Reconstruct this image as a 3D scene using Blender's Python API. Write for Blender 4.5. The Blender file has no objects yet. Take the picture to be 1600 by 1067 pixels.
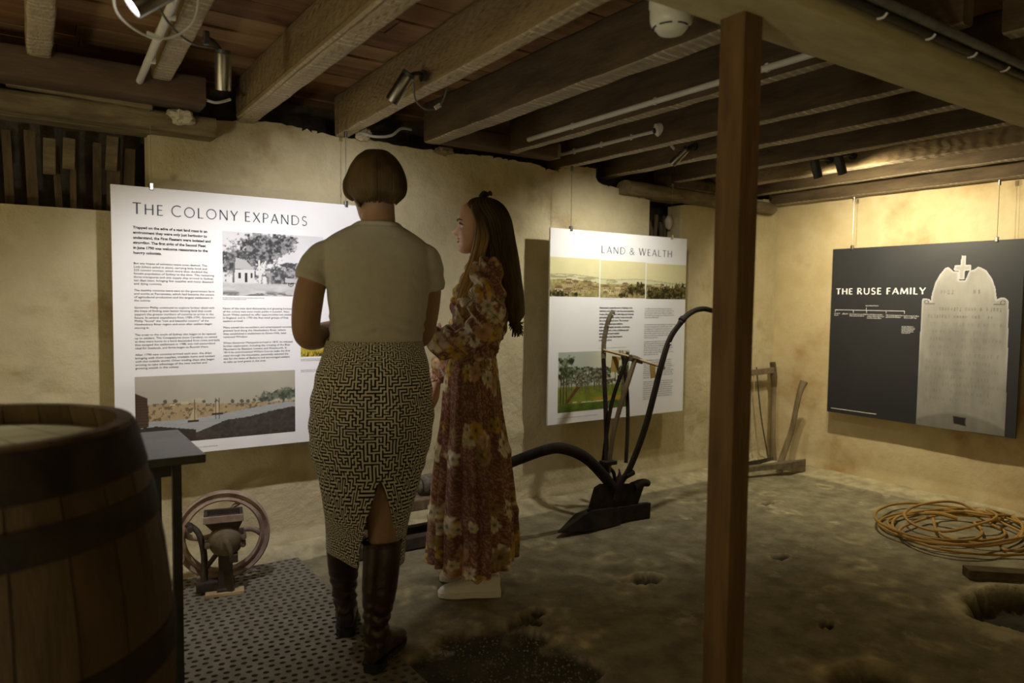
import bpy, bmesh, math, random
import numpy as np
from mathutils import Vector, Matrix, noise as mnoise

random.seed(7); np.random.seed(7)
S = bpy.context.scene
COL = S.collection
PI = math.pi

# ------------------------------------------------------------------ camera
cam_d = bpy.data.cameras.new('camera'); cam = bpy.data.objects.new('camera', cam_d); COL.objects.link(cam)
cam_d.sensor_width = 36.0; cam_d.lens = 1117.0/1600.0*36.0; cam_d.clip_start = 0.05
RT = Vector((0.8281, -0.5605, 0.0120)); FW = Vector((0.5602, 0.8264, -0.0570))
RT.normalize(); FW = (FW - RT*FW.dot(RT)).normalized(); UP = RT.cross(FW)
m = Matrix((RT, UP, -FW)).transposed().to_4x4(); m.translation = Vector((0, 0, 1.24))
cam.matrix_world = m
cam_d.dof.use_dof = True; cam_d.dof.focus_distance = 3.2; cam_d.dof.aperture_fstop = 2.2
S.camera = cam

# ------------------------------------------------------------------ world, view, lamps
w = bpy.data.worlds.new('world'); S.world = w; w.use_nodes = True
w.node_tree.nodes['Background'].inputs[0].default_value = (1.0, 0.86, 0.62, 1)
w.node_tree.nodes['Background'].inputs[1].default_value = 0.012
S.view_settings.view_transform = 'Standard'; S.view_settings.look = 'None'
S.view_settings.gamma = 1.0; S.view_settings.use_curve_mapping = False
S.view_settings.exposure = 0.0
try:
    S.cycles.use_denoising = True; S.cycles.max_bounces = 10; S.cycles.diffuse_bounces = 6
except Exception: pass

def spot(name, loc, aim, watts, deg, blend=1.0, color=(1, .96, .88), r=.022):
    d = bpy.data.lights.new(name, 'SPOT'); d.energy = watts; d.spot_size = math.radians(deg); d.spot_blend = blend
    d.color = color; d.shadow_soft_size = r
    o = bpy.data.objects.new(name, d); COL.objects.link(o); o.location = loc
    o.rotation_euler = (Vector(aim)-Vector(loc)).to_track_quat('-Z', 'Y').to_euler()
    return o
spot('spot_a', (.545, 2.48, 1.885), (.66, 3.40, .60), 46, 100, 1.0, (1, .95, .95))
spot('spot_b', (1.10, 2.455, 1.94), (1.28, 3.40, 1.28), 38, 94, 1.0, (.98, .96, 1.0))
spot('spot_c', (2.865, 2.70, 1.945), (2.98, 3.40, .95), 46, 128, 1.0, (1, .95, .84))
spot('spot_d', (3.92, 2.55, 1.985), (4.80, 2.55, 1.15), 64, 158, 1.0, (1, .88, .62))
spot('spot_e', (3.92, 2.395, 1.985), (4.80, 1.98, 1.15), 54, 158, 1.0, (1, .88, .62))
spot('spot_left', (.222, 2.05, 1.952), (-.75, 2.15, 1.10), 26, 120, 1.0, (1, .97, .85))
# added unseen fill lights: bounce off the rear and left walls, uplight the ceiling
spot('fill_back', (.3, -.6, 1.95), (.2, -2.4, 1.1), 210, 120, 1.0, (1, .96, .78))
spot('fill_left', (-1.2, .6, 1.95), (-2.9, .9, 1.0), 620, 125, 1.0, (1, .95, .74))
spot('fill_ceiling', (-1.9, .2, .35), (-.7, 1.6, 2.2), 80, 140, 1.0, (1, .95, .74), .15)

# ------------------------------------------------------------------ materials
def new_mat(name, c1, c2=None, rough=.8, scale=6.0, bump=0.0, bscale=None, metal=0.0, spec=.3, detail=6, mid=(.35, .68),
            c3=None, scale3=1.5, mid3=(.5, .65), stretch=(1, 1, 1), emit=None, attr=None, coord='Object', sheen=0, sss=0, grain=None, trans=0):
    m = bpy.data.materials.new(name); m.use_nodes = True
    nt = m.node_tree; N = nt.nodes; L = nt.links; b = N['Principled BSDF']
    b.inputs['Roughness'].default_value = rough; b.inputs['Metallic'].default_value = metal
    b.inputs['Specular IOR Level'].default_value = spec
    tc = N.new('ShaderNodeTexCoord'); mp = N.new('ShaderNodeMapping'); mp.inputs['Scale'].default_value = stretch
    L.new(tc.outputs[coord], mp.inputs[0])
    def noise(sc, det=detail):
        n = N.new('ShaderNodeTexNoise'); n.inputs['Scale'].default_value = sc; n.inputs['Detail'].default_value = det
        n.inputs['Roughness'].default_value = .62
        L.new(mp.outputs[0], n.inputs['Vector']); return n
    def ramp(src, a, z, ca, cz):
        r = N.new('ShaderNodeValToRGB'); r.color_ramp.elements[0].position = a; r.color_ramp.elements[1].position = z
        r.color_ramp.elements[0].color = (*ca, 1); r.color_ramp.elements[1].color = (*cz, 1); L.new(src, r.inputs[0]); return r
    def mix(fac, A, B, mode='MIX'):
        x = N.new('ShaderNodeMix'); x.data_type = 'RGBA'; x.blend_type = mode
        if isinstance(fac, float): x.inputs[0].default_value = fac
        else: L.new(fac, x.inputs[0])
        L.new(A, x.inputs[6]); L.new(B, x.inputs[7]); return x.outputs[2]
    c2 = c2 or c1
    out = ramp(noise(scale).outputs[0], mid[0], mid[1], c1, c2).outputs[0]
    if attr:
        a = N.new('ShaderNodeAttribute'); a.attribute_name = attr
        out = mix(1.0, a.outputs['Color'], out, 'MULTIPLY')
    if c3:
        n3 = noise(scale3, 5); r3 = ramp(n3.outputs[0], mid3[0], mid3[1], (0, 0, 0), (1, 1, 1))
        col = N.new('ShaderNodeRGB'); col.outputs[0].default_value = (*c3, 1)
        out = mix(r3.outputs[0], out, col.outputs[0])
    L.new(out, b.inputs['Base Color'])
    if bump:
        bn = N.new('ShaderNodeBump'); bn.inputs['Strength'].default_value = 1.0; bn.inputs['Distance'].default_value = bump
        L.new(noise(bscale or scale*3, 8).outputs[0], bn.inputs['Height']); last = bn
        if grain:
            wv = N.new('ShaderNodeTexWave'); wv.bands_direction = grain[0]; wv.inputs['Scale'].default_value = grain[1]
            wv.inputs['Distortion'].default_value = grain[3] if len(grain) > 3 else 3; wv.inputs['Detail'].default_value = 3
            L.new(mp.outputs[0], wv.inputs[0])
            b2 = N.new('ShaderNodeBump'); b2.inputs['Strength'].default_value = 1.0; b2.inputs['Distance'].default_value = grain[2]
            L.new(wv.outputs['Fac'], b2.inputs['Height']); L.new(bn.outputs[0], b2.inputs['Normal']); last = b2
        L.new(last.outputs[0], b.inputs['Normal'])
    if sss:
        b.inputs['Subsurface Weight'].default_value = sss; b.inputs['Subsurface Radius'].default_value = (.02, .008, .004)
        b.inputs['Subsurface Scale'].default_value = .3
    if sheen: b.inputs['Sheen Weight'].default_value = sheen
    if emit:
        b.inputs['Emission Color'].default_value = (*emit[0], 1); b.inputs['Emission Strength'].default_value = emit[1]
    return m

def print_mat(name, rough=.55):
    m = bpy.data.materials.new(name); m.use_nodes = True; nt = m.node_tree
    a = nt.nodes.new('ShaderNodeAttribute'); a.attribute_name = 'Col'
    b = nt.nodes['Principled BSDF']; b.inputs['Roughness'].default_value = rough; b.inputs['Specular IOR Level'].default_value = .2
    nt.links.new(a.outputs['Color'], b.inputs['Base Color']); return m

M = {}
M['plaster'] = new_mat('plaster', (.46, .395, .235), (.57, .50, .32), .93, 4.5, .010, 22, c3=(.27, .19, .085), scale3=2.4, mid3=(.55, .78), spec=.15, detail=9)
M['plaster_r'] = new_mat('plaster_stained', (.50, .40, .22), (.62, .53, .33), .93, 3.0, .004, 20, c3=(.32, .18, .06), scale3=1.5, mid3=(.50, .68), spec=.15, detail=9)
M['rubble'] = new_mat('rubble', (.05, .042, .03), (.12, .10, .07), .95, 9, .01, 20)
M['chunk'] = new_mat('plaster_chunk', (.40, .36, .26), (.55, .50, .38), .95, 14, .006, 30)
M['floor'] = new_mat('concrete_floor', (.165, .145, .085), (.32, .285, .18), .92, 8.5, .006, 60, c3=(.46, .42, .30), scale3=5.5, mid3=(.60, .72), attr='Col', spec=.2, detail=9)
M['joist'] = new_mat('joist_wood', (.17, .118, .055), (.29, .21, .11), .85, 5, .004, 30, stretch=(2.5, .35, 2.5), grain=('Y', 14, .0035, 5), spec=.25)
def lath_underlight(m):  # plaster lath marks, plus paler undersides that imitate light from below
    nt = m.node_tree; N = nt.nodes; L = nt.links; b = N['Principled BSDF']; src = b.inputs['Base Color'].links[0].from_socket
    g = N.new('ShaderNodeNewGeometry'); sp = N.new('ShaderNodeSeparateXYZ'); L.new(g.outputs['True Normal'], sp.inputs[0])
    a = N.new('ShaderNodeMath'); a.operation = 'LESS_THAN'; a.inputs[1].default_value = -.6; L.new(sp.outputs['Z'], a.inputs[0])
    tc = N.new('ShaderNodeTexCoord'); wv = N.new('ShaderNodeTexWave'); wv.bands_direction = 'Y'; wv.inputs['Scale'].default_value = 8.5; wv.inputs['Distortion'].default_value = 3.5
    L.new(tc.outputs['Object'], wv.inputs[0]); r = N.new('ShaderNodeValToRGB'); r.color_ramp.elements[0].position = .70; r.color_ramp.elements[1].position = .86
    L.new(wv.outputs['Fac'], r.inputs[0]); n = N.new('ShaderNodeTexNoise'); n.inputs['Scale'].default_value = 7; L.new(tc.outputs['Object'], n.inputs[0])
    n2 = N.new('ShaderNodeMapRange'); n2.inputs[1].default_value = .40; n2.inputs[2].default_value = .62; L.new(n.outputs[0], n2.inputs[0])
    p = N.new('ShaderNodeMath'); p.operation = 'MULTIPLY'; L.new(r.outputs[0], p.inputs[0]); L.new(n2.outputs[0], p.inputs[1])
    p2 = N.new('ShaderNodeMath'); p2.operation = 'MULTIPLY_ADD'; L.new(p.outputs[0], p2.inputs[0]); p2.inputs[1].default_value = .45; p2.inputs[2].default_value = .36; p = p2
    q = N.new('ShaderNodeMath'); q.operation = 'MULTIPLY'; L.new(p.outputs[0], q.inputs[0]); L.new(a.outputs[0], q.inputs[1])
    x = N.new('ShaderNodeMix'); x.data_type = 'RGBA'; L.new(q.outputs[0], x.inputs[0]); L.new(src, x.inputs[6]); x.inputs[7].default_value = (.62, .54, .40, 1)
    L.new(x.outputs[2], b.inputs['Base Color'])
lath_underlight(M['joist'])
M['joist_dark'] = new_mat('joist_dark_wood', (.060, .041, .022), (.125, .088, .046), .85, 5, .004, 30, stretch=(2.5, .5, 2.5), spec=.25)  # darker joist wood; shade on the right-hand joists is put into this colour
lath_underlight(M['joist_dark'])
M['girder'] = new_mat('girder_wood', (.40, .345, .18), (.54, .47, .28), .88, 7, .003, 40, stretch=(.4, 2, 2), spec=.2)
M['trimmer'] = new_mat('trimmer_wood', (.07, .045, .03), (.13, .085, .055), .85, 7, .003, 40, stretch=(.4, 2, 2))
M['log'] = new_mat('log_wood', (.12, .09, .05), (.26, .21, .12), .9, 8, .006, 30, stretch=(.5, 2, 2))
M['plank'] = [new_mat('plank_wood_%d' % i, c, d, .85, 6, .002, 30, stretch=(.4, 3, 1), spec=.25) for i, (c, d) in enumerate(
    [((.20, .10, .042), (.33, .18, .08)), ((.15, .075, .034), (.26, .14, .065)), ((.24, .13, .055), (.37, .23, .11))])]
M['slat'] = new_mat('slat_wood', (.06, .042, .024), (.16, .115, .06), .9, 9, .003, 40, stretch=(2, 2, .5))
M['post'] = new_mat('post_wood', (.085, .046, .017), (.155, .086, .031), .7, 8, .002, 50, stretch=(3, 3, .4), spec=.3)
M['steel'] = new_mat('brushed_steel', (.24, .235, .22), (.33, .32, .30), .30, 60, metal=1.0, stretch=(1, 1, .05))
M['darkmetal'] = new_mat('dark_metal', (.02, .02, .02), (.035, .033, .03), .45, 20, spec=.4)
M['conduit'] = new_mat('pale_conduit', (.55, .54, .48), (.62, .60, .54), .5, 12)
M['cable'] = new_mat('grey_cable', (.10, .10, .095), (.16, .155, .15), .5, 20)
M['cable_w'] = new_mat('white_cable', (.42, .41, .37), (.5, .48, .43), .5, 20)
M['tag'] = new_mat('cable_tag_white', (.62, .60, .58), (.7, .68, .66), .5, 20)
M['lens'] = new_mat('lamp_lens', (.9, .9, .9), None, .3, 5, emit=((1, .97, .95), 14.0))
M['lens_dim'] = new_mat('lamp_glass', (.5, .5, .48), None, .2, 5, emit=((1, .95, .85), 3.0))
M['plastic'] = new_mat('white_plastic', (.60, .59, .52), (.66, .65, .58), .35, 8, spec=.5)
M['board'] = new_mat('white_board', (.80, .80, .80), (.83, .83, .83), .55, 3, spec=.25)
M['board_b'] = new_mat('black_board', (.020, .021, .024), (.026, .027, .03), .5, 3, spec=.35)
M['ink'] = new_mat('ink', (.03, .03, .035), None, .7, 5)
M['ink_g'] = new_mat('title_ink', (.09, .10, .12), None, .7, 5)
M['ink_w'] = new_mat('white_ink', (.80, .80, .80), None, .7, 5)
M['print'] = print_mat('print')
M['cloth_print'] = print_mat('cloth_print', .85)
M['skirt'] = print_mat('knit_print', .9)
M['stave'] = [new_mat('stave_wood_%d' % i, c, d, .75, 5, .002, 40, stretch=(3, 3, .4), spec=.25) for i, (c, d) in enumerate(
    [((.07, .048, .024), (.14, .098, .05)), ((.055, .036, .018), (.12, .08, .04)), ((.08, .056, .03), (.16, .115, .06))])]
M['hoop'] = new_mat('hoop_iron', (.014, .012, .010), (.04, .03, .02), .75, 14, .001, 60, spec=.25)
M['head'] = new_mat('barrel_head_wood', (.24, .22, .12), (.36, .32, .19), .8, 6, .002, 30, stretch=(.4, 3, 1))
M['table'] = new_mat('black_table', (.028, .028, .026), (.055, .055, .05), .42, 12, spec=.5)
M['rust'] = new_mat('rusted_iron', (.22, .155, .12), (.40, .30, .235), .75, 18, .0015, 70, spec=.3)
M['iron'] = new_mat('dark_iron', (.026, .020, .015), (.075, .056, .04), .7, 14, .0012, 60, spec=.35)
M['iron_b'] = new_mat('brown_iron', (.10, .08, .047), (.18, .145, .088), .7, 20, .0015, 60)
M['plough'] = new_mat('blackened_iron', (.010, .008, .006), (.030, .022, .016), .75, 14, .0012, 60, spec=.2)
M['palewood'] = new_mat('pale_wood', (.40, .29, .15), (.54, .41, .23), .75, 9, .001, 40, stretch=(.4, 3, 3))
M['toolwood'] = new_mat('tool_wood', (.13, .095, .05), (.25, .19, .11), .7, 8, .002, 50, stretch=(3, 3, .5))
M['ochre'] = new_mat('ochre_tag', (.42, .27, .06), (.5, .34, .09), .8, 10)
M['mat'] = new_mat('rubber_mat', (.17, .155, .115), (.23, .21, .165), .8, 14, .001, 80, spec=.25)
M['wool'] = new_mat('grey_wool', (.10, .095, .065), (.22, .20, .15), .98, 60, .006, 120)
M['cord'] = new_mat('orange_cord', (.30, .17, .04), (.42, .25, .07), .6, 10)
M['stone'] = new_mat('dirt_stones', (.10, .09, .06), (.34, .31, .24), .95, 4)
M['skin1'] = new_mat('skin', (.30, .185, .12), (.36, .225, .15), .5, 9, sss=.08)
M['skin2'] = new_mat('skin_fair', (.56, .35, .245), (.62, .40, .29), .5, 9, sss=.08)
M['tee'] = new_mat('grey_tee', (.46, .455, .42), (.50, .495, .46), .92, 40, .0006, 300, sheen=.1)
M['hair1'] = new_mat('brown_hair', (.030, .017, .006), (.125, .078, .026), .45, 3.2, .0025, 110, stretch=(6, 6, .35), spec=.35, mid=(.3, .7))
M['hair2'] = new_mat('long_hair', (.75, .75, .75), (1.25, 1.25, 1.25), .45, 3, .0025, 110, stretch=(6, 6, .35), spec=.35, attr='Col')
M['boot'] = new_mat('brown_leather', (.020, .010, .008), (.045, .024, .018), .33, 16, .003, 26, spec=.5)
M['sneaker'] = new_mat('white_sneaker', (.84, .82, .76), (.88, .86, .80), .6, 20)
M['sole'] = new_mat('white_sole', (.78, .76, .70), (.82, .80, .74), .6, 20)
M['black'] = new_mat('black_cloth', (.012, .012, .014), (.02, .02, .022), .7, 20)
M['eye'] = new_mat('eye_white', (.75, .72, .68), None, .2, 5)
M['iris'] = new_mat('eye_iris', (.03, .02, .015), None, .2, 5)
M['lip'] = new_mat('lip', (.45, .17, .13), (.5, .2, .16), .4, 9)

# ------------------------------------------------------------------ helpers
class MB:
    def __init__(s): s.v = []; s.f = []
    def add(s, vs, fs):
        o = len(s.v); s.v += [tuple(map(float, p)) for p in vs]; s.f += [tuple(i+o for i in f) for f in fs]; return s
    def box(s, c, size, rot=None, taper=None):
        x, y, z = [a/2 for a in size]
        vs = [Vector((sx*x, sy*y, sz*z)) for sz in (-1, 1) for sy in (-1, 1) for sx in (-1, 1)]
        if taper:
            for v in vs[4:]: v.x *= taper[0]; v.y *= taper[1]
        if rot is not None: vs = [rot @ v for v in vs]
        c = Vector(c)
        return s.add([v+c for v in vs], [(0, 2, 3, 1), (4, 5, 7, 6), (0, 1, 5, 4), (2, 6, 7, 3), (0, 4, 6, 2), (1, 3, 7, 5)])
    def loft(s, rings, cap=True, closed=True):
        R = len(rings); N = len(rings[0]); vs = [p for r in rings for p in r]; fs = []
        for i in range(R-1):
            for j in range(N if closed else N-1):
                k = (j+1) % N; fs.append((i*N+j, i*N+k, (i+1)*N+k, (i+1)*N+j))
        if cap and closed:
            fs.append(tuple(range(N-1, -1, -1))); fs.append(tuple((R-1)*N+j for j in range(N)))
        return s.add(vs, fs)
    def tube(s, pts, rad, n=10, sub=6, flat=None, cap=True, up=None):
        P = catmull([Vector(p) for p in pts], sub) if sub > 1 and len(pts) > 2 else [Vector(p) for p in pts]
        if isinstance(rad, (int, float)): rr = [rad]*len(P)
        else:
            xs = np.linspace(0, 1, len(rad)); rr = np.interp(np.linspace(0, 1, len(P)), xs, rad)
        rings = []; nrm = None
        for i, p in enumerate(P):
            t = (P[min(i+1, len(P)-1)]-P[max(i-1, 0)]).normalized()
            if nrm is None:
                a = Vector(up) if up else (Vector((0, 0, 1)) if abs(t.z) < .9 else Vector((0, 1, 0)))
                nrm = (a - t*a.dot(t)).normalized()
            else: nrm = (nrm - t*nrm.dot(t)).normalized()
            bi = t.cross(nrm); fl = flat or 1.0
            rings.append([p + (nrm*math.cos(2*PI*k/n) + bi*math.sin(2*PI*k/n)*fl)*rr[i] for k in range(n)])
        return s.loft(rings, cap)
    def lathe(s, prof, n=24, mat=None, cap=True):
        rings = [[Vector((r*math.cos(2*PI*k/n), r*math.sin(2*PI*k/n), z)) for k in range(n)] for r, z in prof]
        if mat is not None: rings = [[mat @ v for v in r] for r in rings]
        return s.loft(rings, cap)
    def prism(s, poly, d, fn):          # poly: list of (a, b); fn(a, b, t) -> point
        n = len(poly)
        return s.add([fn(a, b, 0) for a, b in poly] + [fn(a, b, d) for a, b in poly],
                     [tuple(range(n)), tuple(range(2*n-1, n-1, -1))] + [(i, i+n, (i+1) % n+n, (i+1) % n) for i in range(n)])
    def ell(s, c, r, n=16, m=10, rot=None):
        c = Vector(c); rings = []
        for i in range(m+1):
            a = -PI/2 + PI*i/m; cr = max(math.cos(a), .02)
            ring = [Vector((r[0]*cr*math.cos(2*PI*k/n), r[1]*cr*math.sin(2*PI*k/n), r[2]*math.sin(a))) for k in range(n)]
            if rot is not None: ring = [rot @ v for v in ring]
            rings.append([v+c for v in ring])
        return s.loft(rings)
    def mesh(s, name):
        me = bpy.data.meshes.new(name); me.from_pydata(s.v, [], s.f); me.update()
        bm = bmesh.new(); bm.from_mesh(me); bmesh.ops.recalc_face_normals(bm, faces=bm.faces); bm.to_mesh(me); bm.free()
        return me
    def build(s, name, mat, parent=None, smooth=40, bevel=0, kind=None):
        me = s.mesh(name); return link(name, me, mat, parent, smooth, bevel, kind)

def catmull(P, sub):
    out = []
    for i in range(len(P)-1):
        p0 = P[max(i-1, 0)]; p1 = P[i]; p2 = P[i+1]; p3 = P[min(i+2, len(P)-1)]
        for k in range(sub):
            t = k/sub
            out.append(.5*((2*p1)+(p2-p0)*t+(2*p0-5*p1+4*p2-p3)*t*t+(3*p1-p0-3*p2+p3)*t**3))
    out.append(P[-1]); return out

def link(name, me, mat, parent=None, smooth=40, bevel=0, kind=None):
    o = bpy.data.objects.new(name, me); COL.objects.link(o)
    if mat: me.materials.append(mat)
    if bevel:
        b = o.modifiers.new('bevel', 'BEVEL'); b.width = bevel; b.segments = 2; b.limit_method = 'ANGLE'
    if smooth:
        me.polygons.foreach_set('use_smooth', [True]*len(me.polygons))
        if smooth < 180: me.set_sharp_from_angle(angle=math.radians(smooth))
    if parent: o.parent = parent
    if kind: o['kind'] = kind
    return o

def thing(name, label, cat, loc=(0, 0, 0), rz=0, group=None):
    o = bpy.data.objects.new(name, None); COL.objects.link(o); o.location = loc; o.rotation_euler = (0, 0, rz)
    o.empty_display_size = .05; tag(o, label, cat, group); return o
def tag(o, label, cat, group=None):
    o['label'] = label; o['category'] = cat
    if group: o['group'] = group
    return o
def nz(x, y, z, sc=1.0): return mnoise.noise(Vector((x*sc, y*sc, z*sc)))

def remesh(mb, voxel, smooth=2, name='body', disp=None):
    me = mb.mesh('tmp'); o = bpy.data.objects.new('tmp', me); COL.objects.link(o)
    r = o.modifiers.new('r', 'REMESH'); r.mode = 'VOXEL'; r.voxel_size = voxel
    if smooth:
        sm = o.modifiers.new('s', 'SMOOTH'); sm.factor = .5; sm.iterations = smooth
    dg = bpy.context.evaluated_depsgraph_get(); ev = o.evaluated_get(dg)
    out = bpy.data.meshes.new_from_object(ev, depsgraph=dg); out.name = name
    bpy.data.objects.remove(o); bpy.data.meshes.remove(me)
    if disp:
        n = len(out.vertices); co = np.empty(n*3, 'f'); no = np.empty(n*3, 'f')
        out.vertices.foreach_get('co', co); out.vertices.foreach_get('normal', no)
        co = co.reshape(-1, 3); no = no.reshape(-1, 3)
        co = co + no*np.array([disp(*p) for p in co])[:, None]
        out.vertices.foreach_set('co', co.astype('f').ravel()); out.update()
    return out
def me_append(mb, me):
    return mb.add([tuple(v.co) for v in me.vertices], [tuple(p.vertices) for p in me.polygons])
def set_col(me, cols, domain='POINT'):
    a = me.color_attributes.new('Col', 'FLOAT_COLOR', domain)
    c = np.ones((len(cols), 4), 'f'); c[:, :3] = cols; a.data.foreach_set('color', c.ravel())

# value noise in numpy
def vn(u, v, f, seed=0):
    u = np.asarray(u)*f; v = np.asarray(v)*f
    i = np.floor(u).astype(int); j = np.floor(v).astype(int); fu = u-i; fv = v-j
    fu = fu*fu*(3-2*fu); fv = fv*fv*(3-2*fv)
    def h(a, b):
        n = (a*374761393 + b*668265263 + seed*974711) & 0x7fffffff
        n = ((n ^ (n >> 13))*1274126177) & 0x7fffffff
        return ((n ^ (n >> 16)) & 0xffff)/65535.0
    return (h(i, j)*(1-fu)+h(i+1, j)*fu)*(1-fv)+(h(i, j+1)*(1-fu)+h(i+1, j+1)*fu)*fv
def fbm(u, v, f, seed=0, o=4):
    r = 0; a = .5
    for k in range(o): r = r+a*vn(u, v, f*2**k, seed+k); a *= .5
    return r/(1-.5**o)
def inpoly(u, v, P):
    r = np.zeros(np.shape(u), bool); n = len(P)
    for i in range(n):
        x1, y1 = P[i]; x2, y2 = P[(i+1) % n]
        c = ((y1 > v) != (y2 > v)) & (u < (x2-x1)*(v-y1)/((y2-y1) or 1e-9)+x1); r ^= c
    return r

# ================================================================== THE SETTING
WY, WX = 3.50, 4.86          # face of the back wall, face of the right wall
X0, Y0 = -3.0, -2.5

# ---- floor: uneven concrete with pits
PITS = [(3.38, 1.20, .27, .16, .10), (2.26, 1.20, .13, .12, .08), (2.27, 2.255, .075, .05, .045), (2.18, 2.29, .03, .02, .02),
        (1.60, 2.20, .035, .055, .03), (1.66, 2.24, .04, .03, .025), (1.52, 2.215, .05, .02, .02), (2.75, 2.95, .05, .02, .02),
        (3.62, 2.95, .10, .03, .03), (3.80, 2.72, .08, .025, .025), (2.55, 1.55, .04, .02, .03), (3.02, 2.1, .05, .03, .015)]
STAINS = [(1.24, 2.66, 0.063), (1.36, 2.66, 0.054), (1.68, 2.01, 0.081), (1.6, 2.0, 0.054), (1.48, 2.16, 0.045), (1.71, 2.18, 0.045), (2.1, 2.4, 0.054), (2.16, 2.24, 0.072), (4.48, 2.78, 0.045), (4.33, 2.26, 0.054), (3.61, 2.08, 0.072), (3.28, 1.85, 0.081), (3.01, 1.5, 0.072), (2.88, 1.74, 0.045), (3.76, 2.53, 0.045), (2.69, 1.24, 0.054), (2.9, 1.14, 0.045), (2.5, 1.31, 0.063), (2.41, 2.39, 0.054), (2.61, 2.37, 0.054), (2.34, 2.54, 0.072), (1.83, 2.57, 0.054), (2.13, 2.89, 0.063), (4.0, 2.88, 0.054), (3.68, 2.58, 0.045), (2.98, 3.01, 0.054), (3.41, 3.07, 0.063), (1.35, 2.41, 0.045), (1.45, 2.28, 0.054), (3.15, 1.74, 0.108), (2.17, 1.41, 0.063)]
def floor_dirt(x, y):
    # broken-away patch of dirt near the second visitor, with a ragged rim
    a = math.hypot((x-1.28)/.33, (y-1.92)/.36) + .16*nz(x, y, 3, 7) + .07*nz(x, y, 9, 21)
    return 1 - min(1, max(0, (a-.92)/.10))
def floor_h(x, y):
    h = .006*nz(x, y, 0, 1.6) + .004*nz(x, y, 4, 5) + .0025*nz(x, y, 8, 14)
    if y > 3.2: h += .035*min(1, (y-3.2)/.25)**2*(1+.5*nz(x, 1, 2, 3))
    if x > 4.55: h += .03*min(1, (x-4.55)/.25)
    if .2 < x < 1.1 and 1.1 < y < 3.4: h = min(h*.25, .0015)
    h -= .028*floor_dirt(x, y)
    for (cx, cy, rx, ry, d) in PITS:
        q = math.hypot((x-cx)/rx, (y-cy)/ry)
        if q < 2.2:
            q += .22*nz(x, y, 5, 9)+.12*nz(x, y, 6, 26)
            h -= d*min(1, max(0, (1.12-q)/.3)); h += .006*math.exp(-((q-1.25)/.2)**2)
    return h
xs = np.concatenate([np.arange(X0, .9, .06), np.arange(.9, 4.921, .0175)]); ys = np.concatenate([np.arange(Y0, .8, .06), np.arange(.8, 3.75, .0175)])
vs = []; fc = []
for y in ys:
    for x in xs:
        vs.append((x, y, floor_h(x, y)))
        d = floor_dirt(x, y); p = 0; rim = 0
        for (cx, cy, rx, ry, dd) in PITS:
            q = math.hypot((x-cx)/rx, (y-cy)/ry)
            if q < 2.4:
                q += .22*nz(x, y, 5, 9)+.12*nz(x, y, 6, 26)
                p = max(p, min(1, max(0, (1.1-q)/.2))); rim = max(rim, math.exp(-((q-1.32)/.2)**2)*.8)
        rim = max(rim, math.exp(-((d-.35)/.25)**2)*.7 if 0.02 < d < .9 else 0)
        for k in range(1):
            cell = nz(x, y, 2, 3.1)
        k = 1 - .72*max(p, d)
        c = np.array((1., 1., 1.))*k + np.array((.9, .85, .7))*rim
        wx = x+.05*nz(x, y, 1, 7); wy = y+.05*nz(x, y, 9, 7)
        for (sx, sy, sr) in STAINS:
            if abs(x-sx) < .25 and abs(y-sy) < .25:
                q = math.hypot(wx-sx, wy-sy)/sr; c = c+np.array((.95, .90, .78))*(math.exp(-((q-1)/.28)**2)+.35*math.exp(-(q/.7)**2))*(.5+.9*nz(x, y, 3, 18))
        c = c*(1+.30*max(0, nz(x, y, 7, 8)-.12)-.22*max(0, nz(x, y, 17, 6)-.15))
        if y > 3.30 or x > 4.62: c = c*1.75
        fc.append(c)
nx = len(xs); ny = len(ys)
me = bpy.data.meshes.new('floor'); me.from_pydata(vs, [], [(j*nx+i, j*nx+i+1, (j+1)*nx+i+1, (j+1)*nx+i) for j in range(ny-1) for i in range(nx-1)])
set_col(me, np.array(fc)); link('floor', me, M['floor'], None, 180, kind='structure')

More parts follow.
